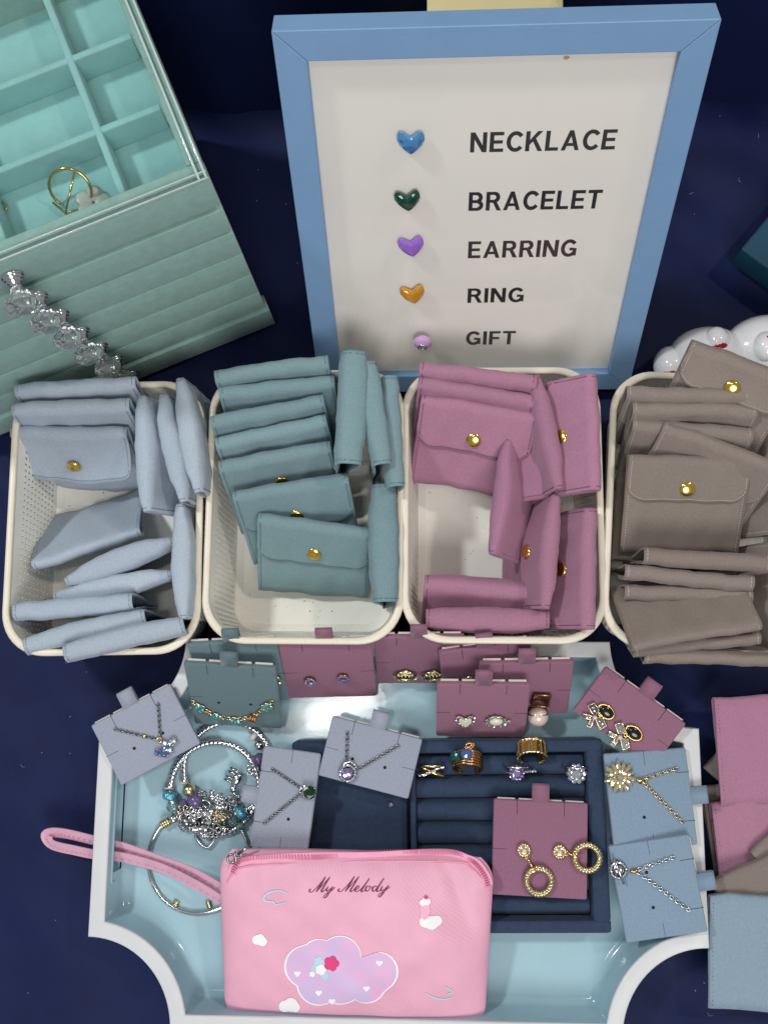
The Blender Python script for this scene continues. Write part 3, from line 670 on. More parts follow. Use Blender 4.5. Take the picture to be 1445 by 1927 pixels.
# ------------------------------------------------------------------ blue and white tray
tc_ = Vector(((P(165, 1770, .03).x + P(1334, 1770, .03).x) / 2, -.103, .03)); TA, TB_, TR_ = (P(1334, 1770, .03).x - P(165, 1770, .03).x) / 2, .126, .057
def plaque(d, n=22):
    out = []; r_ = TR_ + d; k = math.sqrt(r_ * r_ - d * d); a0 = math.atan2(d, k)
    for (sx, sy) in ((1, 1), (-1, 1), (-1, -1), (1, -1)):
        seg = []
        for i in range(n + 1):
            an = a0 + (math.pi / 2 - 2 * a0) * i / n      # from the side edge to the top edge
            seg.append((sx * (TA - r_ * math.sin(an)), sy * (TB_ - r_ * math.cos(an))))
        if sx * sy < 0: seg = seg[::-1]
        out.append(seg)
    pts = []
    for q in range(4):
        pts += out[q]
        a, c_ = out[q][-1], out[(q + 1) % 4][0]
        for f in (.22, .24, .26, .5, .74, .76, .78): pts.append((a[0] + (c_[0] - a[0]) * f, a[1] + (c_[1] - a[1]) * f))
    return pts
MTR = Tr(tc_.x, tc_.y, 0)
tray = thing('serving_tray', 'white rimmed pale blue tray with concave corners full of jewellery', 'tray', MTR)
npq = len(plaque(0)); TOPZ = .030
SLOT = set()
pl0 = plaque(0)
for i in range(npq):
    a, c_ = pl0[i], pl0[(i + 1) % npq]
    if abs(a[0] + c_[0]) / 2 > TA - .001 and abs((a[1] + c_[1]) / 2) < .037: SLOT.add(i)
def sweep(prof, slotbands=()):
    m = MB(); rr = [[(p[0], p[1], z) for p in plaque(d)] for d, z in prof]
    vs = [p for r_ in rr for p in r_]; fs = []
    for j in range(len(prof) - 1):
        for i in range(npq):
            if j in slotbands and i in SLOT: continue
            k = (i + 1) % npq; fs.append((j * npq + i, j * npq + k, (j + 1) * npq + k, (j + 1) * npq + i))
    return m.add(vs, fs)
sweep([(.0006, .0), (.0, .008), (.0, .022), (.0, TOPZ - .0012), (.0004, TOPZ - .0003), (.0012, TOPZ), (.0094, TOPZ), (.0102, TOPZ - .0003), (.0106, TOPZ - .0012)], {1}).obj('rim', 'white', tray)
sweep([(.0106, TOPZ - .0012), (.0112, .022), (.0134, .008), (.0142, .0062), (.0160, .0048), (.0185, .0042)], {1}).obj('inner_wall', 'trayblue', tray)
fl_ = MB(); fp = plaque(.0184); fl_.prism(fp, .0018, .0042); fl_.obj('tray_floor', 'trayblue', tray)
for sx in (-1, 1):
    hl = MB()
    for z in (.008, .022): hl.box((sx * (TA - .006), 0, z + (-.0005 if z < .01 else .0005)), (.0125, .0715, .001))
    for y in (-.0363, .0363): hl.box((sx * (TA - .006), y, .015), (.0125, .001, .014))
    hl.obj('handle_slot', 'trayblue', tray)

# ------------------------------------------------------------------ navy ring box
q0, q1, q2 = P(549, 1396, .030), P(1130, 1390, .030), P(1148, 1754, .030)
ru = (q1 - q0).normalized(); RW = (q1 - q0).length + .001; RV = Vector((-ru.y, ru.x, 0)); RHT = abs((q2 - q1).dot(RV)) + .001
MR = basis(Vector((q0.x, q0.y, .0045)), ru, RV, Vector((0, 0, 1)))      # origin top left, y to the back
MRi = MR.inverted()
rb = thing('ring_box', 'navy velvet ring display box with padded rolls on the blue tray', 'ring box', MR)
RZ = .026; bwid = .0085
MB().rbox((RW / 2, -RHT / 2, .003), (RW, RHT, .006), .002).obj('box_base', 'navyvel', rb)
def rbx(x0, x1, y0, y1, z1, nm): MB().rbox(((x0 + x1) / 2, (y0 + y1) / 2, z1 / 2 + .0005), (x1 - x0, abs(y1 - y0), z1 - .001), .0024).obj(nm, 'navyvel', rb)
rbx(0, RW, -bwid, 0, RZ, 'box_wall'); rbx(0, RW, -RHT, -RHT + bwid, RZ, 'box_wall'); rbx(0, bwid, -RHT + bwid - .002, -bwid + .002, RZ - .0003, 'box_wall'); rbx(RW - bwid - .003, RW, -RHT + bwid - .002, -bwid + .002, RZ - .0003, 'box_wall')
xd = (MRi @ P(780, 1500, .028)).x
rbx(xd - .003, xd + .001, -RHT + bwid - .001, -bwid + .001, RZ - .003, 'partition')
MB().rbox(((bwid + xd - .003) / 2, -RHT / 2, .009), (xd - .003 - bwid - .004, RHT - 2 * bwid - .004, .005), .002).obj('flat_pad', 'navyvel', rb)
x0r, x1r = xd + .0015, RW - bwid - .004; pitch = (RHT - 2 * bwid - .001) / 7
rl = MB(); rl.grid(lambda u, v: (x0r + (x1r - x0r) * u, -pitch / 2 * math.cos(math.pi * v), .0065 + .0135 * math.sin(math.pi * v) ** .5), 10, 14, flip=False)
rlm = rl.mesh('ring_roll'); rlm.materials.append(MT['navyvel'])
for i in range(7): link('ring_roll', rlm, rb, Tr(0, -bwid - .0005 - pitch * (i + .5), 0))
cs = P(736, 1514, .017); MB().gem((0, 0, .0012), .0020, .0022).obj('loose_stone', 'lilac', None, Tr(cs.x, cs.y, .0160), label='tiny loose lilac stone on the flat pad of the navy box', cat='gemstone')

# ------------------------------------------------------------------ display cards
tb_ = MB(); pr = []
for i in range(13): a = math.pi * i / 12; pr.append((.0098 + .0016 * math.sin(a), -.0016 * math.cos(a) - .0005))
pr = [(-.001, -.0021)] + pr + [(-.001, .0011)]
tb_.grid(lambda u, v: (-.0055 + .011 * u, pr[round(v * 14)][0], pr[round(v * 14)][1]), 1, 14); tbm = tb_.mesh('hang_tab')
class Card: pass
def card(col, lab, TL, TR, BL, z, holes=True, group='jewellery display cards on the tray', sl=(.25, .75)):
    a, b_, c_ = P(*TL, z[0]), P(*TR, z[1]), P(*BL, z[2])
    u = (b_ - a); wd = u.length; u.normalize(); v = (a - c_); v = v - u * v.dot(u); hh = v.length; v.normalize(); n = u.cross(v)
    o = a + u * wd / 2 - v * hh / 2
    M_ = basis(o, u, v, n); C = Card(); C.M = M_; C.n = n; C.w = wd; C.h = hh; C.Mi = M_.inverted(); C.o = o
    t = thing('display_card', lab, 'display card', M_, group); C.t = t
    TH = .0042
    tv = GJ.uniform(.92, 1.07); MB().rbox((0, 0, -TH / 2), (wd, hh, TH), .0013).obj('felt_face', col, t).color = (tv, tv, tv * GJ.uniform(.98, 1.02), 1)
    xs = [-wd * .46, -wd * .25 - .0012, -wd * .25 + .0012, wd * .25 - .0012, wd * .25 + .0012, wd * .46]
    bd_ = MB()
    for k in (0, 2, 4): bd_.box(((xs[k] + xs[k + 1]) / 2, hh / 2 - .001, -TH + .0004), (xs[k + 1] - xs[k], .0036, .0009))
    bd_.obj('inner_board', 'board', t)
    me = tbm.copy(); me.materials.append(MT[col]); tt = link('hang_tab', me, t, Tr(.0, hh / 2 - .001, -.0018)); solid(tt, .0006)
    for (x, y, dx, dy) in ((-wd / 4, hh / 2 - .0045, 0, .009), (wd / 4, hh / 2 - .0045, 0, .009), (-wd / 2 + .0045, -.02 * hh, .009, 0), (wd / 2 - .0045, -.02 * hh, .009, 0)):
        m = MB(); m.box((x, y, .00004), (dx or .0003, dy or .0002, .0002), T=None); m.obj('slit', 'slit', t)
    if holes:
        for x in (-.18, .18): MB().lathe([(.0001, -.0001), (.0011, -.0001), (.0011, .0001), (.0001, .00012)], 10).obj('pin_hole', 'hole', t, Tr(x * wd, -.10 * hh, .00004))
    def loc(px, py, dz=0.0): return C.Mi @ on_plane(px, py, o + n * dz, n)
    C.loc = loc
    def W(px, py, dz=0.0): return M_ @ Tr(*loc(px, py, dz))
    C.W = W
    return C
ca1 = card('c_teal', 'teal card at the back left carrying a small gold charm', (352, 1214), (522, 1206), (384, 1326), (.063, .063, .014))
ca2 = card('c_teal', 'teal card in front carrying the clover bracelet', (345, 1249), (519, 1259), (357, 1362), (.064, .064, .016))
ca3 = card('c_mauve', 'mauve card with a pair of sparkling round studs', (523, 1211), (699, 1206), (544, 1315), (.063, .063, .014), holes=False)
ca4 = card('c_mauve', 'mauve card with fan shaped gold earrings at the back', (703, 1201), (874, 1200), (711, 1287), (.063, .063, .014), holes=False)
ca5 = card('c_mauve', 'mauve card half hidden with one gold floral earring', (826, 1230), (999, 1206), (838, 1318), (.058, .058, .014), holes=False)
ca6 = card('c_mauve', 'mauve card carrying the large pearl drop earring', (902, 1250), (1080, 1247), (898, 1346), (.056, .056, .016), holes=False)
ca7 = card('c_mauve', 'frontmost mauve card with milky heart and oval studs', (822, 1288), (998, 1290), (822, 1386), (.058, .058, .018), holes=False)
ca8 = card('c_mauve', 'mauve card turned diagonally with black bow earrings', (1140, 1254), (1291, 1363), (1068, 1330), (.044, .041, .037), holes=False)
ca9 = card('c_lav', 'lavender card tilted over the left rim with a cluster pendant', (171, 1366), (320, 1287), (277, 1453), (.0385, .0385, .033))
ca10 = card('c_lav', 'lavender card turned sideways with the green stone necklace', (470, 1593), (497, 1403), (579, 1601), (.034, .034, .0385))
ca11 = card('c_lav', 'lavender blue card tilted over the navy box top left corner', (626, 1347), (795, 1391), (594, 1458), (.0375, .0375, .0365))
ca12 = card('c_mauve', 'mauve card with gold rope hoops lying on the ring rolls', (929, 1503), (1106, 1512), (928, 1684), (.0365, .0365, .0360), holes=False)
ca13 = card('c_blue', 'upper blue card at right with the gold starburst necklace', (1290, 1407), (1313, 1590), (1134, 1408), (.036, .036, .0375))
ca14 = card('c_blue', 'lower blue card at right with the silver ringed planet necklace', (1296, 1570), (1332, 1754), (1142, 1580), (.0415, .0375, .0385))

# ------------------------------------------------------------------ jewellery on the cards
def links_between(m, a, b_, pitch, R_, r_, ell_=1.5, sag=0.0):
    a, b_ = Vector(a), Vector(b_); L = (b_ - a).length; n = max(2, int(L / pitch)); d = (b_ - a).normalized()
    sd = Vector((0, 0, 1)).cross(d).normalized()
    for i in range(n):
        f = (i + .5) / n; p = a + (b_ - a) * f + sd * sag * math.sin(math.pi * f)
        z = Vector((0, 0, 1)) if i % 2 == 0 else sd; x = d; y = z.cross(x)
        m.ring((0, 0, 0), R_, r_, n=10, k=4, sx=ell_, T=basis(p, x, y, z))
def sub(root_M, name, lab, cat, group=None): return thing(name, lab, cat, root_M, group)
GN, GE = 'necklaces on cards', 'earrings on cards'
def necklace(C, lab, segs, met, pitch, R_, r_, ell_=1.5):
    t = thing('pendant_necklace', lab, 'necklace', C.M, GN); m = MB()
    for a, b_ in segs: links_between(m, C.loc(*a, .0009) , C.loc(*b_, .0009), pitch, R_, r_, ell_)
    m.obj('chain', met, t, kind='stuff'); return t
def pavé(m, c_, rad, n, r_, T=None):
    for k in range(n): a = 2 * math.pi * k / n; m.gem((c_[0] + rad * math.cos(a), c_[1] + rad * math.sin(a), c_[2]), r_, r_ * 1.4, 6, T)
# cluster pendant, left
t = necklace(ca9, 'silver chain with a flower cluster pendant on the left lavender card', [((298, 1324), (302, 1390)), ((216, 1372), (300, 1392))], 'steel', .0018, .0009, .00034)
p = ca9.loc(316, 1408, .0)
m = MB(); g = MB(); s_ = MB()
for k in range(11):
    a = random.uniform(0, 6.28); r_ = random.uniform(.001, .0062); x, y = r_ * 1.35 * math.cos(a), r_ * .85 * math.sin(a)
    (g if k % 2 else m).gem((x, y, .003), random.uniform(.0016, .0022), .0025, 7); s_.ring((x, y, .0023), .0020, .0004, n=10, k=4)
rot = Matrix.Rotation(R(12), 4, 'Z')
m.obj('stone_cluster', 'bluestone', t, Tr(*p) @ rot); g.obj('stone_cluster', 'diamond', t, Tr(*p) @ rot); s_.obj('setting', 'steel', t, Tr(*p) @ rot)
MB().ring((0, 0, .0015), .0016, .0006).obj('bail', 'brass', t, Tr(*ca9.loc(301, 1392)))
MB().ell((0, 0, .001), .0016, .0014, .001).obj('spacer_bead', 'gold', t, Tr(*ca9.loc(272, 1385)))
# green stone
t = necklace(ca10, 'silver box chain with a square green stone on the sideways lavender card', [((512, 1447), (568, 1484)), ((497, 1550), (568, 1492))], 'steel', .0011, .00075, .0004, 1.1)
p = ca10.loc(586, 1490)
MB().rbox((0, 0, .0022), (.0072, .0088, .003), .001).obj('setting', 'silver', t, Tr(*ca10.loc(580, 1490)) @ Matrix.Rotation(R(-90), 4, 'Z'))
MB().gem((0, 0, .0042), .0046, .004, 4, Matrix.Rotation(R(45), 4, 'Z')).obj('green_stone', 'green', t, Tr(*p))
mm = MB()
for sx in (-1, 1):
    for sy in (-1, 1): mm.ell((sx * .0032, sy * .0032, .0052), .0007, .0007, .0009, 8, 6)
mm.obj('prongs', 'silver', t, Tr(*p)); MB().ring((0, 0, .0015), .0016, .0007).obj('bail', 'silver', t, Tr(*ca10.loc(569, 1488)))
# lilac halo on ca11
t = necklace(ca11, 'silver chain with a lilac stone pendant on the tilted lavender blue card', [((654, 1378), (652, 1436)), ((750, 1403), (674, 1448))], 'steel', .0018, .0009, .00036)
p = ca11.loc(655, 1454)
m = MB(); pavé(m, (0, 0, .0028), .0050, 14, .0010); m.obj('halo', 'diamond', t, Tr(*p)); MB().ring((0, 0, .0018), .0050, .0012, n=24).obj('setting', 'steel', t, Tr(*p))
MB().gem((0, 0, .0036), .0036, .0036, 9).obj('lilac_stone', 'lilac', t, Tr(*p)); MB().ring((0, 0, .003), .0046, .0007, n=20, a0=.4, a1=3.6).obj('swirl', 'silver', t, Tr(*ca11.loc(658, 1446)))
# starburst
t = necklace(ca13, 'gold chain with a crystal starburst pendant on the upper blue card', [((1274, 1446), (1210, 1466)), ((1284, 1547), (1208, 1470))], 'brass', .0022, .0010, .00034, 1.9)
p = ca13.loc(1164, 1461)
m = MB(); b = MB(); g = MB()
for k in range(14):
    a = 2 * math.pi * k / 14; rr = .0098 if k % 2 else .0082
    T_ = Matrix.Rotation(a, 4, 'Z') @ Tr(rr * .72, 0, .0022); m.gem((0, 0, 0), .0030, .003, 6, T_, 1.25, .48); b.ell((0, 0, -.0006), .0040, .0016, .0007, 8, 5, Tr(0, 0, 0) @ T_)
for k in range(9):
    a = 2 * math.pi * k / 9 + .2; m.gem((.0036 * math.cos(a), .0036 * math.sin(a), .0036), .0018, .002, 6)
m.gem((0, 0, .0044), .0022, .0022, 8); b.ell((0, 0, .0018), .0050, .0050, .0016)
m.obj('stone_rays', 'champagne', t, Tr(*p)); b.obj('setting', 'brass', t, Tr(*p)); MB().ell((0, 0, .0016), .0028, .0013, .0014).ring((.003, 0, .0015), .0014, .0006).obj('bail', 'gold', t, Tr(*ca13.loc(1202, 1468)) @ Matrix.Rotation(R(80), 4, 'Z'))
# ringed planet
t = necklace(ca14, 'silver chain with a ringed planet pendant on the lower blue card', [((1268, 1613), (1200, 1636)), ((1297, 1714), (1198, 1640))], 'silver', .0021, .0010, .00036, 1.35)
p = ca14.loc(1162, 1636)
m = MB(); pavé(m, (0, 0, .002), .0048, 16, .0009); m.obj('halo', 'diamond', t, Tr(*p)); MB().ring((0, 0, .0014), .0048, .0011, n=24).obj('setting', 'steel', t, Tr(*p))
MB().gem((0, 0, .0020), .0034, .0022, 10).obj('grey_stone', 'steel', t, Tr(*p)); MB().tube([(-.0085, 0, .0036), (0, 0, .0044), (.0085, 0, .0036)], .0009).obj('planet_ring', 'silver', t, Tr(*p) @ Matrix.Rotation(R(12), 4, 'Z'))
MB().ell((0, 0, .0014), .0030, .0012, .0012).obj('bail', 'copper', t, Tr(*ca14.loc(1192, 1638)) @ Matrix.Rotation(R(90), 4, 'Z'))
# clover bracelet
br = thing('clover_bracelet', 'gold bracelet with blue green clover charms on the front teal card', 'bracelet', ca2.M)
bp_ = [(361, 1319), (376, 1329), (391, 1339), (408, 1347), (425, 1351), (442, 1354), (458, 1352), (476, 1348), (489, 1340), (503, 1329), (513, 1320)]
m = MB()
for a, c_ in zip(bp_[:-1], bp_[1:]): links_between(m, ca2.loc(*a, .001), ca2.loc(*c_, .001), (.0022), .0014, .00055, 1.3)
m.obj('chain', 'brass', br, kind='stuff')
for (x, y) in ((376, 1329), (408, 1347), (442, 1354), (503, 1328)):
    p = ca2.loc(x, y); s_ = MB(); g = MB()
    for k in range(4):
        a = math.pi / 2 * k + (.3 if x < 400 else 0); s_.ring((.0023 * math.cos(a), .0023 * math.sin(a), .0016), .0020, .0006, n=14, k=5); g.gem((.0023 * math.cos(a), .0023 * math.sin(a), .0019), .0018, .0018, 6)
    o = s_.obj('clover_charm', 'brass', br, Tr(*p)); g.obj('clover_stones', 'aqua', o)
p = ca2.loc(476, 1347); m = MB()
for k in range(3): m.ring((0, 0, (k - 1) * .0016), .0023, .0008, n=16)
m.obj('rondelle', 'copper', br, Tr(p.x, p.y, .002) @ Matrix.Rotation(R(-25), 4, 'Z') @ Matrix.Rotation(R(90), 4, 'Y'))
# small gold charm on ca1
m = MB(); pavé(m, (0, 0, .002), .0022, 6, .0013); m.ring((0, .0015, .0015), .0022, .0008); m.obj('gold_charm_stud', 'brass', None, ca1.W(522, 1278, .0006), label='small gold sparkling stud peeking past the clover bracelet card', cat='earring')
# studs ca3
for x, y, lr in ((584, 1277, 'left'), (646, 1271, 'right')):
    t = thing('round_stud_earring', lr + ' round lilac white stud on the mauve card beside the teal cards', 'earring', ca3.W(x, y), GE)
    m = MB(); pavé(m, (0, 0, .0036), .0031, 8, .0013); m.gem((0, 0, .0046), .0021, .0022); m.obj('stones', 'lilac', t); MB().lathe([(.0005, .0004), (.0028, .0008), (.0042, .0030), (.0036, .0034), (.0005, .0034)], 16).obj('setting', 'copper', t)
# fans ca4
for x, y, lr in ((763, 1266, 'left'), (815, 1266, 'right, half covered')):
    t = thing('fan_earring', lr + ' fan shaped gold and black earring on the back mauve card', 'earring', ca4.W(x, y), GE)
    m = MB(); g = MB(); d_ = MB()
    for k in range(11):
        a = R(180 * k / 10); m.tube([(0, .0058, .002), (.0074 * math.cos(a), .0010 - .0052 * math.sin(a) * .6 + .001, .0032)], .0006, n=5); g.gem((.0080 * math.cos(a), .0008 - .0062 * math.sin(a), .0034), .0009, .0012, 6)
    for k in range(7):
        a = R(180 * k / 6); m.ell((.0050 * math.cos(a), .0040 - .0018 * math.sin(a), .0042), .0009, .0009, .0009, 8, 6)
    d_.ell((0, -.0012, .0022), .0058, .0032, .0014); m.ring((0, -.0010, .0030), .0058, .0006, sy=.55, n=22)
    m.obj('gold_fan', 'brass', t); g.obj('edge_stones', 'brass', t); d_.obj('black_center', 'black', t)
# floral ca5
t = thing('floral_earring', 'gold floral earring showing on the half hidden mauve card', 'earring', ca5.W(884, 1275), GE)
m = MB(); m.ring((0, 0, .002), .0036, .0010, n=16)
for k in range(6): a = k * 1.047; m.tube([(.003 * math.cos(a), .003 * math.sin(a), .002), (.0066 * math.cos(a + .5), .0045 * math.sin(a + .5), .003)], .0008)
m.obj('setting', 'brass', t); MB().ell((0, 0, .0026), .0028, .0028, .0016).obj('stone', 'opal', t)
# pearl drop
t = thing('pearl_drop_earring', 'large pearl drop earring with dark brown square top on mauve card', 'earring', ca6.W(1016, 1312), GE)
MB().rbox((0, 0, .0020), (.0124, .0120, .0026), .0012).obj('brown_plate', 'brown', t, Matrix.Rotation(R(-8), 4, 'Z')); MB().tube([(x, y, .0030) for x, y in ((-.0056, -.0058), (.0058, -.0066), (.0066, .0054), (-.0044, .0062))], .0007, True).obj('gold_edge', 'copper', t)
MB().ell((0, 0, 0), .0072, .0072, .0064, 24, 14).obj('pearl', 'pearl', t, Tr(-.0015, -.0130, .0062)); MB().ring((0, 0, 0), .0066, .0008, sy=1).obj('pearl_cup', 'copper', t, Tr(-.0015, -.0112, .0040) @ Matrix.Rotation(R(60), 4, 'X'))
# heart and pear ca7
t = thing('milky_heart_earring', 'milky heart shaped stud with crystals on the front mauve card', 'earring', ca7.W(875, 1353), GE)
MB().prism([(p[0] * .0044, p[1] * .0044) for p in HP], .001, .0036).obj('heart_stone', 'opal', t).modifiers.new('edge', 'BEVEL').width = .0008
m = MB()
for i in range(0, 28, 2): m.gem((HP[i][0] * .0060, HP[i][1] * .0060, .0024), .0010, .0014, 6)
m.obj('crystal_edge', 'diamond', t); MB().tube([(p[0] * .0052, p[1] * .0052, .0018) for p in HP], .0007, True, 5).obj('setting', 'copper', t)
t = thing('milky_oval_earring', 'milky oval stud with crystal petals on the front mauve card', 'earring', ca7.W(933, 1353), GE)
MB().ell((0, 0, .0022), .0048, .0036, .0022).obj('oval_stone', 'opal', t); m = MB()
for k in range(11):
    a = k * .571; m.gem((.0066 * math.cos(a), .0050 * math.sin(a), .0026), .0011 + .0004 * (k % 3 == 0), .0015, 6)
m.gem((.0088, .0005, .0026), .0011, .0014, 6); m.obj('crystal_edge', 'diamond', t); MB().ring((0, 0, .0016), .0054, .0008, sy=.76).obj('setting', 'brass', t)
# bows ca8
for (x, y), (ox, oy), lr in (((1118, 1348), (1139, 1338), 'upper'), ((1165, 1385), (1191, 1378), 'lower')):
    t = thing('bow_earring', lr + ' black and gold bow earring on the diagonal mauve card', 'earring', ca8.M, GE)
    p = ca8.loc(x, y); o_ = ca8.loc(ox, oy); an = math.atan2(o_.y - p.y, o_.x - p.x) - math.pi / 2
    F = Tr(*p) @ Matrix.Rotation(an, 4, 'Z')
    loops = [[(0, 0), (-.0030, .0045), (-.0085, .0040), (-.0088, -.0008)], [(0, 0), (.0088, -.0008), (.0085, .0040), (.0030, .0045)], [(0, 0), (-.0052, -.0056), (-.0028, -.0074), (.0002, -.0030)], [(0, 0), (.0002, -.0030), (.0028, -.0074), (.0052, -.0056)]]
    m = MB(); g = MB(); st = MB()
    for lp in loops:
        cc = (sum(q[0] for q in lp) / 4, sum(q[1] for q in lp) / 4); m.prism([(cc[0] + (q[0] - cc[0]) * .9, cc[1] + (q[1] - cc[1]) * .9) for q in lp], .0016, .0024)
        g.tube([(q[0], q[1], .0022) for q in lp], .0006, True, 5)
        st.gem((cc[0] * 1.15, cc[1] * 1.15, .0028), .0009, .0012, 6); st.gem((cc[0] * .75, cc[1] * .75, .0028), .0007, .001, 6)
    m.obj('bow_enamel', 'black', t, F); g.obj('bow_outline', 'brass', t, F); st.obj('bow_stones', 'diamond', t, F); MB().ell((0, 0, .0036), .0017, .0017, .0017).obj('center_pearl', 'pearl', t, F)
    MB().ring((0, .004, .002), .0012, .0005).ring((0, .0056, .002), .0012, .0005).obj('jump_rings', 'gold', t, F)
    Fo = Tr(*o_) @ Matrix.Rotation(R(-2), 4, 'Z'); MB().ell((0, 0, .0016), .0058, .0040, .0018, 22, 8).obj('black_oval', 'black', t, Fo); MB().ring((0, 0, .0016), .0058, .0007, sy=.70, n=26).obj('oval_rim', 'gold', t, Fo)
# rope hoops ca12
for (sx_, sy_), (hx, hy), lr in (((985, 1599), (1013, 1657), 'left'), ((1052, 1602), (1103, 1613), 'right')):
    t = thing('rope_hoop_earring', lr + ' gold rope hoop earring with pearl flower top on mauve card', 'earring', ca12.M, GE)
    p = ca12.loc(sx_, sy_); m = MB()
    for k in range(14): a = k * .4488; m.ell((.0036 * math.cos(a), .0036 * math.sin(a), .0018), .0011, .0011, .0010, 8, 5)
    m.ell((0, 0, .0012), .0034, .0034, .0012); m.obj('flower_top', 'brass', t, Tr(*p)); MB().ell((0, 0, .0030), .0017, .0017, .0017).obj('pearl', 'pearl', t, Tr(*p))
    hc_ = ca12.loc(hx, hy); d_ = (p - hc_); d_.z = 0; L = d_.length; d_.normalize(); HR = .0080
    m = MB()
    for k in range(26):
        a = 2 * math.pi * k / 26; m.ell((0, 0, 0), .0031, .0014, .0024, 8, 6, Tr(HR * math.cos(a), HR * math.sin(a), .0020) @ Matrix.Rotation(a + .75, 4, 'Z'))
        m.ell((HR * math.cos(a + .1), HR * math.sin(a + .1), .0046), .0008, .0008, .0007, 6, 5)
    m.ring((0, 0, .0018), HR, .0021, n=40, k=8); m.obj('rope_hoop', 'brass', t, Tr(hc_.x, hc_.y, 0))
    e1 = hc_ + d_ * HR; e2 = p - d_ * .0042
    m = MB(); mid_ = (e1 + e2) / 2; m.ring((0, 0, 0), .0014, .0005, T=Tr(e2.x, e2.y, .0018)); m.rbox((0, 0, 0), (.0032, .0034, .0032), .0008, T=Tr(e1.x, e1.y, .0030) @ Matrix.Rotation(math.atan2(d_.y, d_.x), 4, 'Z')); m.tube([(e1.x, e1.y, .0026), (e2.x, e2.y, .002)], .0007)
    m.obj('connector', 'gold', t)

# ------------------------------------------------------------------ rings in the ring box
GR = 'rings on the navy display rolls'
def ringat(px, py, lab, z=.024): c_ = P(px, py, z); return thing('finger_ring', lab, 'ring', Tr(c_.x, c_.y, z), GR)
t = ringat(811, 1451, 'gold crisscross ring lying in the groove at left of the rolls', .0245)
for sg_ in (-1, 1):
    m = MB(); m.tube([(-.0088 + .0176 * i / 16, sg_ * .0026 * math.cos(math.pi * i / 16), .0008 + .0030 * math.sin(math.pi * i / 16) + .0004 * sg_) for i in range(17)], .0012, n=8); m.obj('band', 'gold', t)
m = MB()
for i in range(12): f = i / 11; m.gem((-.0080 + .0160 * f, -.0026 * math.cos(math.pi * f), .0024 + .0030 * math.sin(math.pi * f)), .0008, .0008, 6)
m.obj('stones', 'diamond', t); MB().ring((0, 0, -.004), .0086, .0009, n=24, T=Matrix.Rotation(R(90), 4, 'X')).obj('shank', 'brass', t)
t = ringat(880, 1434, 'wide copper coil ring with blue and green stones, standing', .030)
Mc = Matrix.Rotation(R(-8), 4, 'Y') @ Matrix.Rotation(R(64), 4, 'X')
for k in range(6): MB().ring((0, 0, -.0046 + k * .0018), .0094, .0010, n=48, k=6, rf=lambda f, a: .0010 * (1 + .18 * math.sin(f * 150 + a)), a0=R(-62), a1=R(242)).obj('coil', 'copper', t, Mc)
MB().gem((0, 0, 0), .0042, .0042).obj('blue_stone', 'bluestone', t, Tr(-.0012, .0062, .0112)); MB().gem((0, 0, 0), .0036, .0040).obj('green_stone', 'darkgreen', t, Tr(-.0086, .0046, .0096)); m = MB(); m.ring((0, 0, 0), .0030, .0008, sy=.6)
m.ring((.0, .0008, .0006), .0020, .0008, sy=.6); m.obj('gold_leaf', 'copper', t, Tr(.0006, .0112, .0112) @ Matrix.Rotation(R(25), 4, 'Z'))
t = ringat(1000, 1414, 'wide ridged gold band with open ends, standing at the back', .030)
Mc = Matrix.Rotation(R(60), 4, 'X'); m = MB()
def band(u, v):
    a = R(-58) + R(296) * u; rr = .0094 + (.0007 if int(u * 26) % 2 else 0); vv = (v - .5) * .0088; return (rr * math.cos(a), rr * math.sin(a), vv)
m.grid(band, 104, 5, sm=False); o = solid(m.obj('band', 'gold', t, Mc), .0014)
for vv in (-.0046, .0046): MB().ring((0, 0, vv), .0096, .0009, n=60, a0=R(-58), a1=R(238), rf=lambda f, a: .0009 * (1 + .3 * math.sin(f * 120))).obj('rope_edge', 'brass', t, Mc)
t = ringat(971, 1454, 'silver ring with one large lilac stone on the rolls', .026)
m = MB(); m.gem((0, 0, .003), .0042, .0042, 10); pavé(m, (0, 0, .0026), .0044, 12, .0010); m.obj('lilac_stone', 'lilac', t, Tr(0, 0, 0)); MB().tube([(-.0075, 0, .0008), (.0, 0, .001), (.0125, .0014, .0016)], .0008).ring((0, 0, -.004), .0084, .0008, T=Matrix.Rotation(R(90), 4, 'X')).obj('shank', 'silver', t)
m = MB()
for k in range(5): m.gem((.0058 + .0016 * k, .0008 + .00012 * k, .0024), .0008, .0009, 6)
m.obj('shoulder_stones', 'diamond', t)
t = ringat(1083, 1455, 'silver ring with a round white crystal flower cluster', .026)
m = MB(); m.gem((0, 0, .0036), .0036, .0040, 10); pavé(m, (0, 0, .0028), .0052, 10, .0017); m.obj('stone_cluster', 'diamond', t); MB().ell((0, 0, .0014), .0058, .0058, .0014).ring((0, 0, -.004), .0084, .0009, T=Matrix.Rotation(R(90), 4, 'X')).obj('setting', 'silver', t)

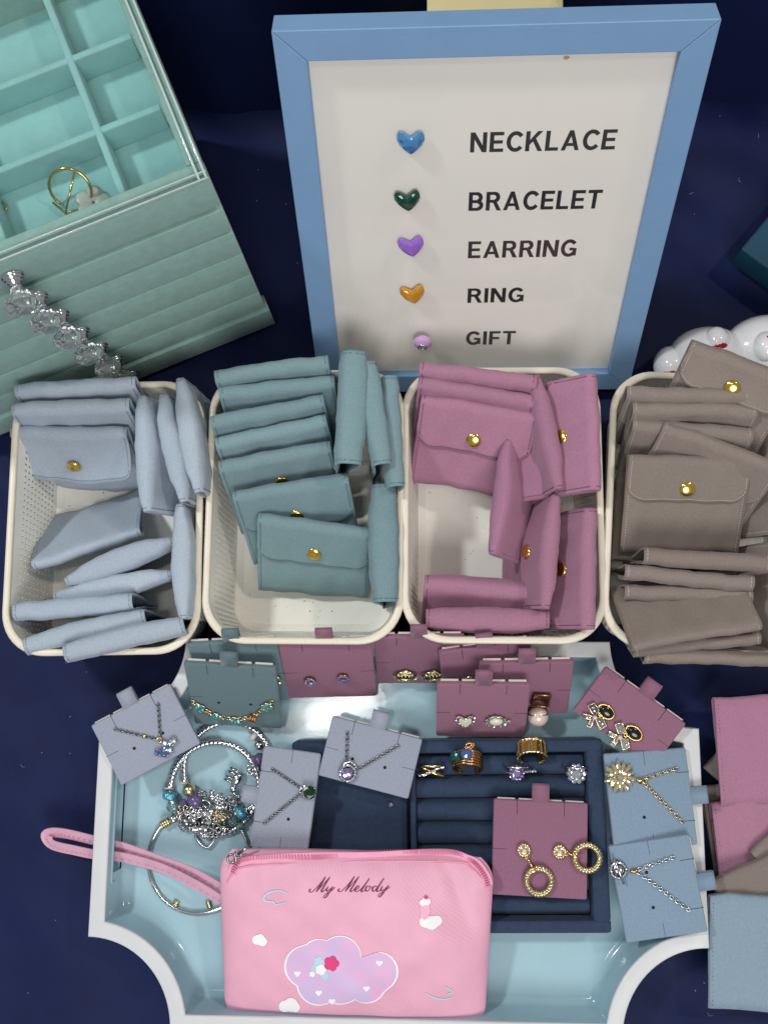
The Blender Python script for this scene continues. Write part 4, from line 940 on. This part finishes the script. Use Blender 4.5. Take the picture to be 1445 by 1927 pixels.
# ------------------------------------------------------------------ charm bangles on the tray
ZT = .0044
def bangle(lab, cpx, cpy, rpx, r_, twist, a0=0, a1=360, met='silver', tilt=0):
    c_ = P(cpx, cpy, .010); rr = (P(cpx + rpx, cpy, .010) - c_).length
    t = thing('charm_bangle', lab, 'bangle', Tr(c_.x, c_.y, ZT + r_), 'charm bangles on the tray')
    m = MB(); full = (a1 - a0 >= 360)
    rf = (lambda f, a: r_ * (1 + .15 * math.sin(2 * a + f * 2 * math.pi * 64))) if twist else None
    m.ring((0, 0, 0), rr, r_, n=420 if twist else 90, k=10, rf=rf, a0=R(a0), a1=R(a1)); m.obj('hoop', met, t, Matrix.Rotation(R(tilt), 4, 'Y')); return t, c_, rr
bA, cAa, rA = bangle('silver rope bangle with blue glitter beads, upper left on the tray', 403, 1484, 84, .0023, True)
bC, cC_, rC = bangle('silver rope bangle half under the lavender card, with a purple bead', 428, 1446, 84, .0021, True)
bB, cB_, rB = bangle('plain thin silver bangle below the charms, crossing the pink strap', 372, 1620, 96, .0014, False, met='silver')
def charm(t, kind, px, py, z, s, mt, ang=0, name=None, tx=0):
    c_ = P(px, py, ZT + z); M_ = t.matrix_world if False else Tr(*t.location)
    M_ = Tr(c_.x - t.location.x, c_.y - t.location.y, c_.z - t.location.z) @ Matrix.Rotation(R(ang), 4, 'Z') @ Matrix.Rotation(R(tx), 4, 'X'); m = MB()
    if kind == 'ball': m.ell((0, 0, 0), s, s, s, 18, 12)
    elif kind == 'rondelle': m.lathe([(s * .4, -s * .55), (s * .8, -s * .55), (s, -s * .25), (s, s * .25), (s * .8, s * .55), (s * .4, s * .55)], 18, T=Matrix.Rotation(R(90), 4, 'Y'))
    elif kind == 'facet': m.lathe([(s * .4, -s * .6), (s * .75, -s * .6), (s, 0), (s * .75, s * .6), (s * .4, s * .6)], 10, sm=False, T=Matrix.Rotation(R(90), 4, 'Y'))
    elif kind == 'coil':
        for k in range(4): m.ring((0, 0, (k - 1.5) * s * .5), s * .8, s * .28, n=16, k=6, T=Matrix.Rotation(R(90), 4, 'Y'))
    elif kind == 'flower':
        for k in range(6): a = k * 1.047; m.ring((s * .6 * math.cos(a), s * .6 * math.sin(a), 0), s * .38, s * .14, n=12, k=5)
        m.ell((0, 0, 0), s * .3, s * .3, s * .3, 10, 7); m.ring((0, 0, -s * .2), s, s * .12, n=20, k=5)
    elif kind == 'heart':
        m.tube([(p[0] * s, p[1] * s, 0) for p in HP], s * .16, True, 6)
    elif kind == 'tube': m.lathe([(s * .2, -s), (s * .55, -s), (s * .6, -s * .8), (s * .5, -s * .7), (s * .5, s * .7), (s * .6, s * .8), (s * .55, s), (s * .2, s)], 14, T=Matrix.Rotation(R(90), 4, 'Y'))
    elif kind == 'bear': m.ell((0, 0, 0), s * .7, s * .8, s * .6); m.ell((0, s, 0), s * .55, s * .5, s * .5); m.ell((-s * .4, s * 1.4, 0), s * .22, s * .22, s * .2, 8, 6); m.ell((s * .4, s * 1.4, 0), s * .22, s * .22, s * .2, 8, 6)
    elif kind == 'ring': m.ring((0, 0, 0), s, s * .25, n=18, k=6)
    return m.obj(name or kind, mt, t, M_)
charm(bA, 'rondelle', 320, 1497, .004, .0052, 'glit_blue', 80, 'blue_glitter_bead'); charm(bA, 'ball', 327, 1517, .005, .0050, 'aquaglass', 0, 'aqua_glass_bead'); charm(bA, 'ring', 318, 1484, .003, .0026, 'rubber', 0, 'stopper', 80)
charm(bA, 'facet', 346, 1512, .006, .0034, 'purple', 40, 'faceted_bead'); charm(bA, 'flower', 340, 1530, .006, .0036, 'silver', 0, 'flower_spacer')
charm(bC, 'ball', 356, 1486, .006, .0046, 'brass', 0, 'gold_ball_bead'); charm(bC, 'ball', 368, 1506, .006, .0058, 'purple', 0, 'purple_bead'); charm(bC, 'flower', 380, 1496, .009, .0034, 'steel', 20, 'swirl_spacer', 40); charm(bC, 'ring', 347, 1474, .004, .0026, 'rubber', 0, 'stopper', 80)
charm(bC, 'ball', 488, 1402, .005, .0036, 'silver', 0, 'silver_ball_bead'); charm(bC, 'rondelle', 478, 1386, .004, .0032, 'rubber', -40, 'stopper'); charm(bC, 'ball', 488, 1430, .004, .0050, 'purple', 0, 'purple_bead')
charm(bC, 'heart', 478, 1446, .004, .0040, 'silver', 30, 'heart_link'); charm(bC, 'ring', 472, 1452, .004, .0020, 'silver', 0, 'jump_ring')
for i, (x, y, k, s, mt, an) in enumerate([(386, 1516, 'ring', .0036, 'silver', 0), (400, 1500, 'bear', .0034, 'silver', 10), (412, 1505, 'flower', .0034, 'silver', 40), (433, 1513, 'flower', .0050, 'steel', 10), (418, 1519, 'tube', .0040, 'silver', -5),
        (358, 1530, 'flower', .0040, 'silver', 0), (372, 1529, 'flower', .0036, 'silver', 30), (386, 1530, 'ball', .0030, 'silver', 0), (398, 1528, 'bear', .0036, 'silver', 160), (408, 1536, 'flower', .0038, 'brass', 15), (364, 1542, 'bear', .0040, 'silver', 90)]):
    charm(bA, k, x, y, .007 + .001 * (i % 3), s, mt, an)
charm(bA, 'facet', 440, 1540, .005, .0052, 'aquaglass', 30, 'aqua_glass_bead'); charm(bA, 'rondelle', 455, 1530, .006, .0056, 'glit_blue', 55, 'blue_glitter_bead', 20); charm(bA, 'facet', 452, 1553, .004, .0036, 'aquaglass', 0, 'aqua_glass_bead'); charm(bA, 'tube', 421, 1541, .006, .0036, 'brass', 30)
charm(bB, 'coil', 312, 1549, .004, .0032, 'brass', 30, 'gold_coil'); charm(bB, 'ball', 327, 1541, .004, .0036, 'silver', 0, 'silver_ball_bead'); charm(bB, 'flower', 350, 1552, .005, .0046, 'steel', 15, 'round_medal'); charm(bB, 'tube', 376, 1560, .006, .0050, 'silver', -4, 'silver_barrel'); charm(bB, 'rondelle', 352, 1546, .007, .0044, 'steel', 20, 'carved_bead')
charm(bB, 'flower', 402, 1562, .006, .0052, 'steel', 0, 'rose_charm'); charm(bB, 'rondelle', 424, 1560, .004, .0036, 'silver', 40, 'silver_spacer'); charm(bB, 'heart', 388, 1577, .003, .0070, 'silver', 8, 'heart_charm'); charm(bB, 'coil', 388, 1572, .004, .0024, 'silver', 0, 'script_plate')
charm(bB, 'coil', 332, 1700, .0, .0022, 'brass', 70, 'wire_wrap'); charm(bB, 'coil', 394, 1701, .0, .0022, 'brass', -70, 'wire_wrap')
bits = {'silver': MB(), 'brass': MB(), 'diamond': MB(), 'steel': MB(), 'aqua': MB()}
rb_ = random.Random(11)
for k in range(95):
    x, y = rb_.uniform(335, 445), 0; f = (x - 335) / 110; y = 1524 + 22 * math.sin(f * 3.0) + rb_.gauss(0, 9)
    q = P(x, y, ZT + rb_.uniform(.003, .011)) - bA.location; r_ = rb_.uniform(.0007, .0016); nm = rb_.choice(['silver', 'silver', 'diamond', 'diamond', 'steel', 'brass', 'aqua'])
    T_ = Tr(*q) @ Matrix.Rotation(rb_.uniform(0, 6), 4, 'X') @ Matrix.Rotation(rb_.uniform(0, 6), 4, 'Y')
    if nm in ('diamond', 'aqua'): bits[nm].gem((0, 0, 0), r_, r_ * 1.3, 6, T_)
    elif k % 3: bits[nm].ring((0, 0, 0), r_ * 1.2, r_ * .4, n=10, k=5, T=T_)
    else: bits[nm].ell((0, 0, 0), r_, r_ * 1.5, r_ * .8, 8, 6, T_)
for nm in bits: bits[nm].obj('charm_trinkets', nm, bA, kind='stuff')
el = P(446, 1466, ZT + .004); m = MB(); E_ = Matrix.Rotation(R(62), 4, 'Z')
m.ell((0, 0, 0), .0058, .0036, .0030, 16, 10); m.ell((-.0066, -.0012, 0), .0030, .0026, .0024); m.tube([(-.0086, -.002, 0), (-.0100, -.0044, 0), (-.0090, -.0070, 0), (-.0110, -.0074, 0)], .0009)
for x in (-.0036, -.0014, .0020, .0042): m.tube([(x, -.001, 0), (x * 1.1, .0080, .0002)], .0010)
m.obj('elephant_charm', 'silver', bA, Tr(el.x - bA.location.x, el.y - bA.location.y, el.z - bA.location.z) @ E_ )

# ------------------------------------------------------------------ pink cosmetic pouch
pp = [P(*q, .026) for q in ((425, 1890), (915, 1905), (920, 1600), (425, 1610))]
o_ = P(668, 1752, .034); MPk = Tr(o_.x, o_.y, ZT + .0145) @ Matrix.Rotation(R(-1.0), 4, 'Z') @ Matrix.Rotation(R(14.5), 4, 'X'); MPi = MPk.inverted(); PKN = (MPk.to_3x3() @ Vector((0, 0, 1))).normalized()
pk = thing('cosmetic_pouch', 'pink zipped cosmetic pouch printed with clouds and the words My Melody', 'pouch', MPk)
PWX, PHY = .0890, .0555
def outline(v):     # half width and x centre at height v (-1 bottom .. 1 top)
    return 1.0 - .042 * (1 - v) / 2 - (.10 * max(0, (v - .66) / .34) ** 2.6) - .035 * max(0, (-v - .80) / .20) ** 2
def ptz(a, v):
    k = max(0, 1 - abs(a) ** 3.2) ** .55 * max(0, 1 - abs(v) ** 3.4) ** .6
    dim = -.0022 * math.exp(-((a + .62) ** 2 * 9 + (v - .1) ** 2 * 3)) + .0018 * math.exp(-((a - .3) ** 2 * 4 + (v + .1) ** 2 * 4)) - .0028 * math.exp(-((a - .78) ** 2 * 30 + (v - .45) ** 2 * 14)) + .0011 * nz(a * 3, v * 3, 2) + .0007 * nz(a * 14, 2, 5) * math.exp(-((v - .78) / .16) ** 2) - .0016 * math.exp(-((a - .80 + .25 * (v - .4)) / .05) ** 2) * max(0, v)
    return .0135 + .0165 * k + 1.7 * dim * k
def pbot(a, v): return .0135 - .0125 * max(0, 1 - abs(a) ** 5) ** .4 * max(0, 1 - abs(v) ** 5) ** .4
def pxy(a, v): return a * PWX * outline(v), v * PHY + .0012 * math.cos(a * 1.5)
m = MB(); sp = lambda t_: math.copysign(1 - (1 - abs(2 * t_ - 1)) ** 1.5, 2 * t_ - 1)
m.grid(lambda i, j: (*pxy(sp(i), sp(j)), ptz(sp(i), sp(j))), 96, 72)
m.grid(lambda i, j: (*pxy(sp(i), sp(j)), pbot(sp(i), sp(j))), 48, 36, flip=True)
m.obj('body', 'pink', pk)
def onpk(px, py, off=.0003):
    z = .028
    for _ in range(8):
        q = MPi @ on_plane(px, py, MPk @ Vector((0, 0, z)), PKN); v = max(-1, min(1, (q.y - .001) / PHY)); a = max(-1, min(1, q.x / (PWX * outline(v)))); z = ptz(a, v)
    return Vector((q.x, q.y, z + off))
# zip along the top
zp = [(438, 1640), (446, 1622), (462, 1611), (520, 1606), (600, 1602), (700, 1598), (800, 1597), (850, 1598), (875, 1606), (896, 1622), (912, 1644), (918, 1662)]
zl = [onpk(*q, .0) for q in zp]
def ribbon(pts, wd, th, nrm=Vector((0, 0, 1)), offs=0):
    m = MB(); vs = []; n = len(pts)
    for i, p in enumerate(pts):
        t_ = (pts[min(n - 1, i + 1)] - pts[max(0, i - 1)]).normalized(); s_ = nrm.cross(t_).normalized()
        for (a, c_) in ((-1, -1), (1, -1), (1, 1), (-1, 1)): vs.append(p + s_ * (a * wd / 2 + offs) + nrm * (c_ * th / 2))
    fs = []
    for i in range(n - 1):
        for k in range(4): fs.append((i * 4 + k, i * 4 + (k + 1) % 4, (i + 1) * 4 + (k + 1) % 4, (i + 1) * 4 + k))
    fs += [(3, 2, 1, 0), tuple((n - 1) * 4 + k for k in range(4))]
    return m.add(vs, fs, False)
def smooth(pts, k=6):
    out = []; n = len(pts)
    for i in range(n - 1):
        p0, p1_, p2_, p3_ = pts[max(0, i - 1)], pts[i], pts[i + 1], pts[min(n - 1, i + 2)]
        for j in range(k):
            t_ = j / k; out.append(.5 * ((2 * p1_) + (p2_ - p0) * t_ + (2 * p0 - 5 * p1_ + 4 * p2_ - p3_) * t_ * t_ + (3 * p1_ - p0 - 3 * p2_ + p3_) * t_ ** 3))
    return out + [pts[-1]]
zs_ = smooth(zl)
zt = ribbon(smooth([onpk(x, y + (9 if 460 < x < 880 else 3), .0005) for x, y in zp]), .0062, .0008); zt.obj('zip_tape', 'pinkzip', pk)
m = MB(); L_ = 0
zz = smooth([onpk(x, y + 3, .0021) for x, y in zp], 40)
for i in range(0, len(zz) - 1):
    p, q = zz[i], zz[i + 1]; t_ = (q - p); L_ += t_.length
    if L_ > .0015:
        L_ = 0; t_.normalize(); m.box((0, 0, 0), (.0008, .0026, .0009), basis(p, t_, Vector((0, 0, 1)).cross(t_).normalized(), Vector((0, 0, 1))))
m.obj('zip_teeth', 'zipteeth', pk, kind='stuff')
sl = [onpk(x, y, .0004) for x, y in ((428, 1660), (436, 1646), (455, 1632), (520, 1626), (700, 1620), (860, 1622), (885, 1632), (905, 1650))]
MB().tube(smooth(sl), .0005, n=5).obj('seam', 'pinkzip', pk)
pu = onpk(440, 1608, -.002); zpull = MB(); zpull.ring((0, 0, 0), .0028, .0008).ring((.004, .003, 0), .0022, .0007).tube([(.004, .003, 0), (.011, .009, .001)], .0010); zpull.obj('zip_pull', 'steel', pk, Tr(pu.x, pu.y, .022))
# lettering
Wm = lambda pts: [(580 + x / 8.03, 1630 + y / 8.03) for x, y in pts]
M1 = [[(48, 345), (24, 350), (20, 378), (60, 384), (130, 318), (200, 238), (262, 155)], [(262, 155), (200, 262), (122, 385)], [(122, 385), (225, 275), (330, 158)], [(330, 158), (262, 268), (203, 365), (215, 386), (258, 352), (298, 318)]]
SC = M1 + [[(303, 305), (278, 352), (290, 374), (330, 345), (377, 305)], [(377, 305), (322, 388), (270, 462), (238, 474), (236, 448), (290, 402), (352, 366), (405, 312)]]
SC += [[(x + 437, y - 6) for x, y in s] for s in M1]
SC += [[(700, 362), (745, 338), (772, 308), (752, 294), (714, 330), (704, 366), (732, 382), (790, 350)], [(790, 350), (860, 268), (925, 178)], [(925, 178), (852, 290), (802, 364), (820, 382), (872, 345)],
       [(925, 300), (892, 300), (868, 340), (878, 372), (905, 368), (930, 330), (925, 300), (965, 318)], [(1040, 302), (1000, 300), (968, 340), (978, 374), (1008, 362), (1045, 312)], [(1145, 175), (1070, 290), (1032, 364), (1055, 378), (1105, 342)],
       [(1125, 298), (1096, 348), (1112, 370), (1155, 342), (1215, 285)], [(1215, 285), (1142, 388), (1085, 456), (1056, 450), (1072, 420), (1150, 372), (1238, 305)]]
m = MB(); kk = 0
for s in SC:
    pts = smooth([Vector((x, y, 0)) for x, y in Wm([(a, c_) for a, c_ in s])], 5); vs = []; n = len(pts); kk += 1
    for i, p in enumerate(pts):
        d_ = pts[min(n - 1, i + 1)] - pts[max(0, i - 1)]; d_.normalize(); wdt = .55 + .95 * max(0, d_.y) ** 1.5 * math.sin(math.pi * min(1, max(0, (i + 1) / (n + 1))))
        nx, ny = -d_.y, d_.x; vs.append(onpk(p.x + nx * wdt, p.y + ny * wdt, .0005 + kk * 1e-6)); vs.append(onpk(p.x - nx * wdt, p.y - ny * wdt, .0005 + kk * 1e-6))
    m.add(vs, [(2 * i, 2 * i + 1, 2 * i + 3, 2 * i + 2) for i in range(n - 1)], False)
m.obj('printed_lettering', 'plum_ink', pk, label='the words My Melody in plum script')
# printed clouds and flowers
def blob(nm, lobes, mt, off=.00025, n=48, scale=1.0, lab=None):
    cx = sum(l[0] for l in lobes) / len(lobes); cy = sum(l[1] for l in lobes) / len(lobes); m = MB(); vs = [onpk(cx, cy, off)]; fs = []
    def rad(a):
        best = 1.0
        for (x, y, r_) in lobes:
            dx, dy = x - cx, y - cy; bq = dx * math.cos(a) + dy * math.sin(a); cq = dx * dx + dy * dy - r_ * r_; D = bq * bq - cq
            if D > 0: best = max(best, bq + math.sqrt(D))
        return best * scale
    NR = 6
    for k in range(1, NR + 1):
        for i in range(n): a = 2 * math.pi * i / n; r_ = rad(a) * k / NR; vs.append(onpk(cx + r_ * math.cos(a), cy + r_ * math.sin(a), off))
    for i in range(n): fs.append((0, 1 + (i + 1) % n, 1 + i))
    for k in range(NR - 1):
        for i in range(n): a = 1 + k * n; fs.append((a + i, a + (i + 1) % n, a + n + (i + 1) % n, a + n + i))
    m.add(vs, [f[::-1] for f in fs]); return m.obj(nm, mt, pk, label=lab)
big = [(575, 1818, 40), (600, 1850, 42), (640, 1840, 50), (690, 1850, 38), (712, 1828, 38), (640, 1800, 40), (600, 1800, 34)]
blob('printed_cloud', big, 'pr_white', .00040, 72, 1.0); blob('printed_cloud', big, 'pr_cloud', .00055, 72, .965, 'large lilac and pink cloud print')
for l in ([(484, 1768, 9), (494, 1771, 9), (490, 1765, 8)], [(536, 1893, 11), (548, 1890, 13), (556, 1895, 9)], [(800, 1734, 11), (812, 1736, 13), (822, 1732, 10)]): blob('printed_cloud', l, 'pr_white', .00045, 32)
def stroke(nm, pts, wpx, mt):
    q = smooth([Vector((x, y, 0)) for x, y in pts], 6); m = MB(); vs = []; n = len(q)
    for i, p in enumerate(q):
        d_ = q[min(n - 1, i + 1)] - q[max(0, i - 1)]; d_.normalize(); w_ = wpx * (.5 + .5 * math.sin(math.pi * (i + .5) / n)); vs.append(onpk(p.x - d_.y * w_, p.y + d_.x * w_, .0005)); vs.append(onpk(p.x + d_.y * w_, p.y - d_.x * w_, .0005))
    m.add(vs, [(2 * i, 2 * i + 1, 2 * i + 3, 2 * i + 2) for i in range(n - 1)]); m.obj(nm, mt, pk)
stroke('printed_cloud_line', [(542, 1681), (528, 1676), (510, 1678), (498, 1686), (500, 1695), (515, 1697), (520, 1702), (540, 1697)], 1.8, 'pr_aqua')
stroke('printed_cloud_line', [(800, 1868), (815, 1876), (835, 1880), (850, 1876)], 1.6, 'pr_aqua'); stroke('printed_cloud_line', [(838, 1856), (852, 1866), (840, 1870)], 1.4, 'pr_aqua')
blob('printed_drink', [(799, 1722, 8), (800, 1714, 9), (800, 1706, 9)], 'pr_pale', .0005, 24, lab='printed pink milkshake glass'); blob('printed_cream', [(795, 1698, 6), (803, 1696, 7), (800, 1692, 5)], 'pr_white', .0006, 24); blob('printed_cherry', [(801, 1688, 3.5), (802, 1688, 3.5)], 'pr_hot', .0007, 14)
for hx, hy in ((600, 1868), (690, 1860), (560, 1832), (714, 1812), (625, 1884)):
    blob('printed_heart', [(hx - 3, hy - 2, 3.4), (hx + 3, hy - 2, 3.4), (hx, hy + 2, 3)], 'pr_white', .0007, 20)
for (x, y, r_, mt) in ((624, 1812, 13, 'pr_hot'), (604, 1824, 9, 'pr_white'), (600, 1808, 8, 'pr_aqua'), (612, 1836, 7, 'pr_aqua'), (592, 1820, 6, 'pr_aqua'), (588, 1832, 5, 'pr_white')):
    blob('printed_flower', [(x + r_ * .6 * math.cos(k * 1.257), y + r_ * .6 * math.sin(k * 1.257), r_ * .55) for k in range(5)], mt, .00070 + r_ * 4e-6, 30)
# wrist strap through the tray handle slot
up_ = [(418, 1672, .030), (360, 1640, .024), (300, 1618, .019), (225, 1592, .0155), (180, 1582, .0145), (130, 1570, .012), (100, 1567, .011), (89, 1574, .011), (100, 1590, .011), (140, 1600, .013), (180, 1608, .0145), (225, 1612, .0160), (300, 1632, .020), (360, 1660, .026), (416, 1694, .030)]
sp_ = smooth([MPi @ P(x, y, z) for x, y, z in up_], 5)
ribbon(sp_, .0086, .0007, Vector((.0, -.35, .94)).normalized()).obj('wrist_strap', 'pinkstrap', pk)
m = MB(); zg = [p + Vector((0, -.35, .94)).normalized() * .0005 for p in sp_]
for i in range(0, len(zg) - 1):
    p, q = zg[i], zg[i + 1]; t_ = (q - p).normalized(); s_ = Vector((0, 0, 1)).cross(t_).normalized() * .0018; m.tube([p + s_, (p + q) / 2 - s_, q + s_], .00016, n=4)
m.obj('zigzag_stitching', 'pinkzip', pk, kind='stuff')

# ------------------------------------------------------------------ lint on the cloth
m = MB(); rl_ = random.Random(5)
for (x0, x1, y0, y1, n) in ((0, 160, 1260, 1900, 7), (420, 590, 240, 660, 5), (1240, 1440, 210, 560, 5), (1200, 1340, 1780, 1920, 3), (1320, 1440, 1880, 1925, 4), (300, 500, 30, 300, 2)):
    for k in range(n):
        q = P(rl_.uniform(x0, x1), rl_.uniform(y0, y1), 0); a = rl_.uniform(0, 6.28); L = rl_.choice((.0006, .0008, .001, .004)); q.z = clothz(q.x, q.y) + .0003
        d_ = Vector((math.cos(a), math.sin(a), 0)) * L; c_ = Vector((-d_.y, d_.x, 0)) * rl_.uniform(-.4, .4)
        m.tube([q, q + d_ * .5 + c_, q + d_], .00008 if L > .002 else .00016, n=4)
m.obj('cloth_lint', 'st_light', None, label='scattered pale lint on the navy cloth', cat='lint', kind='stuff')
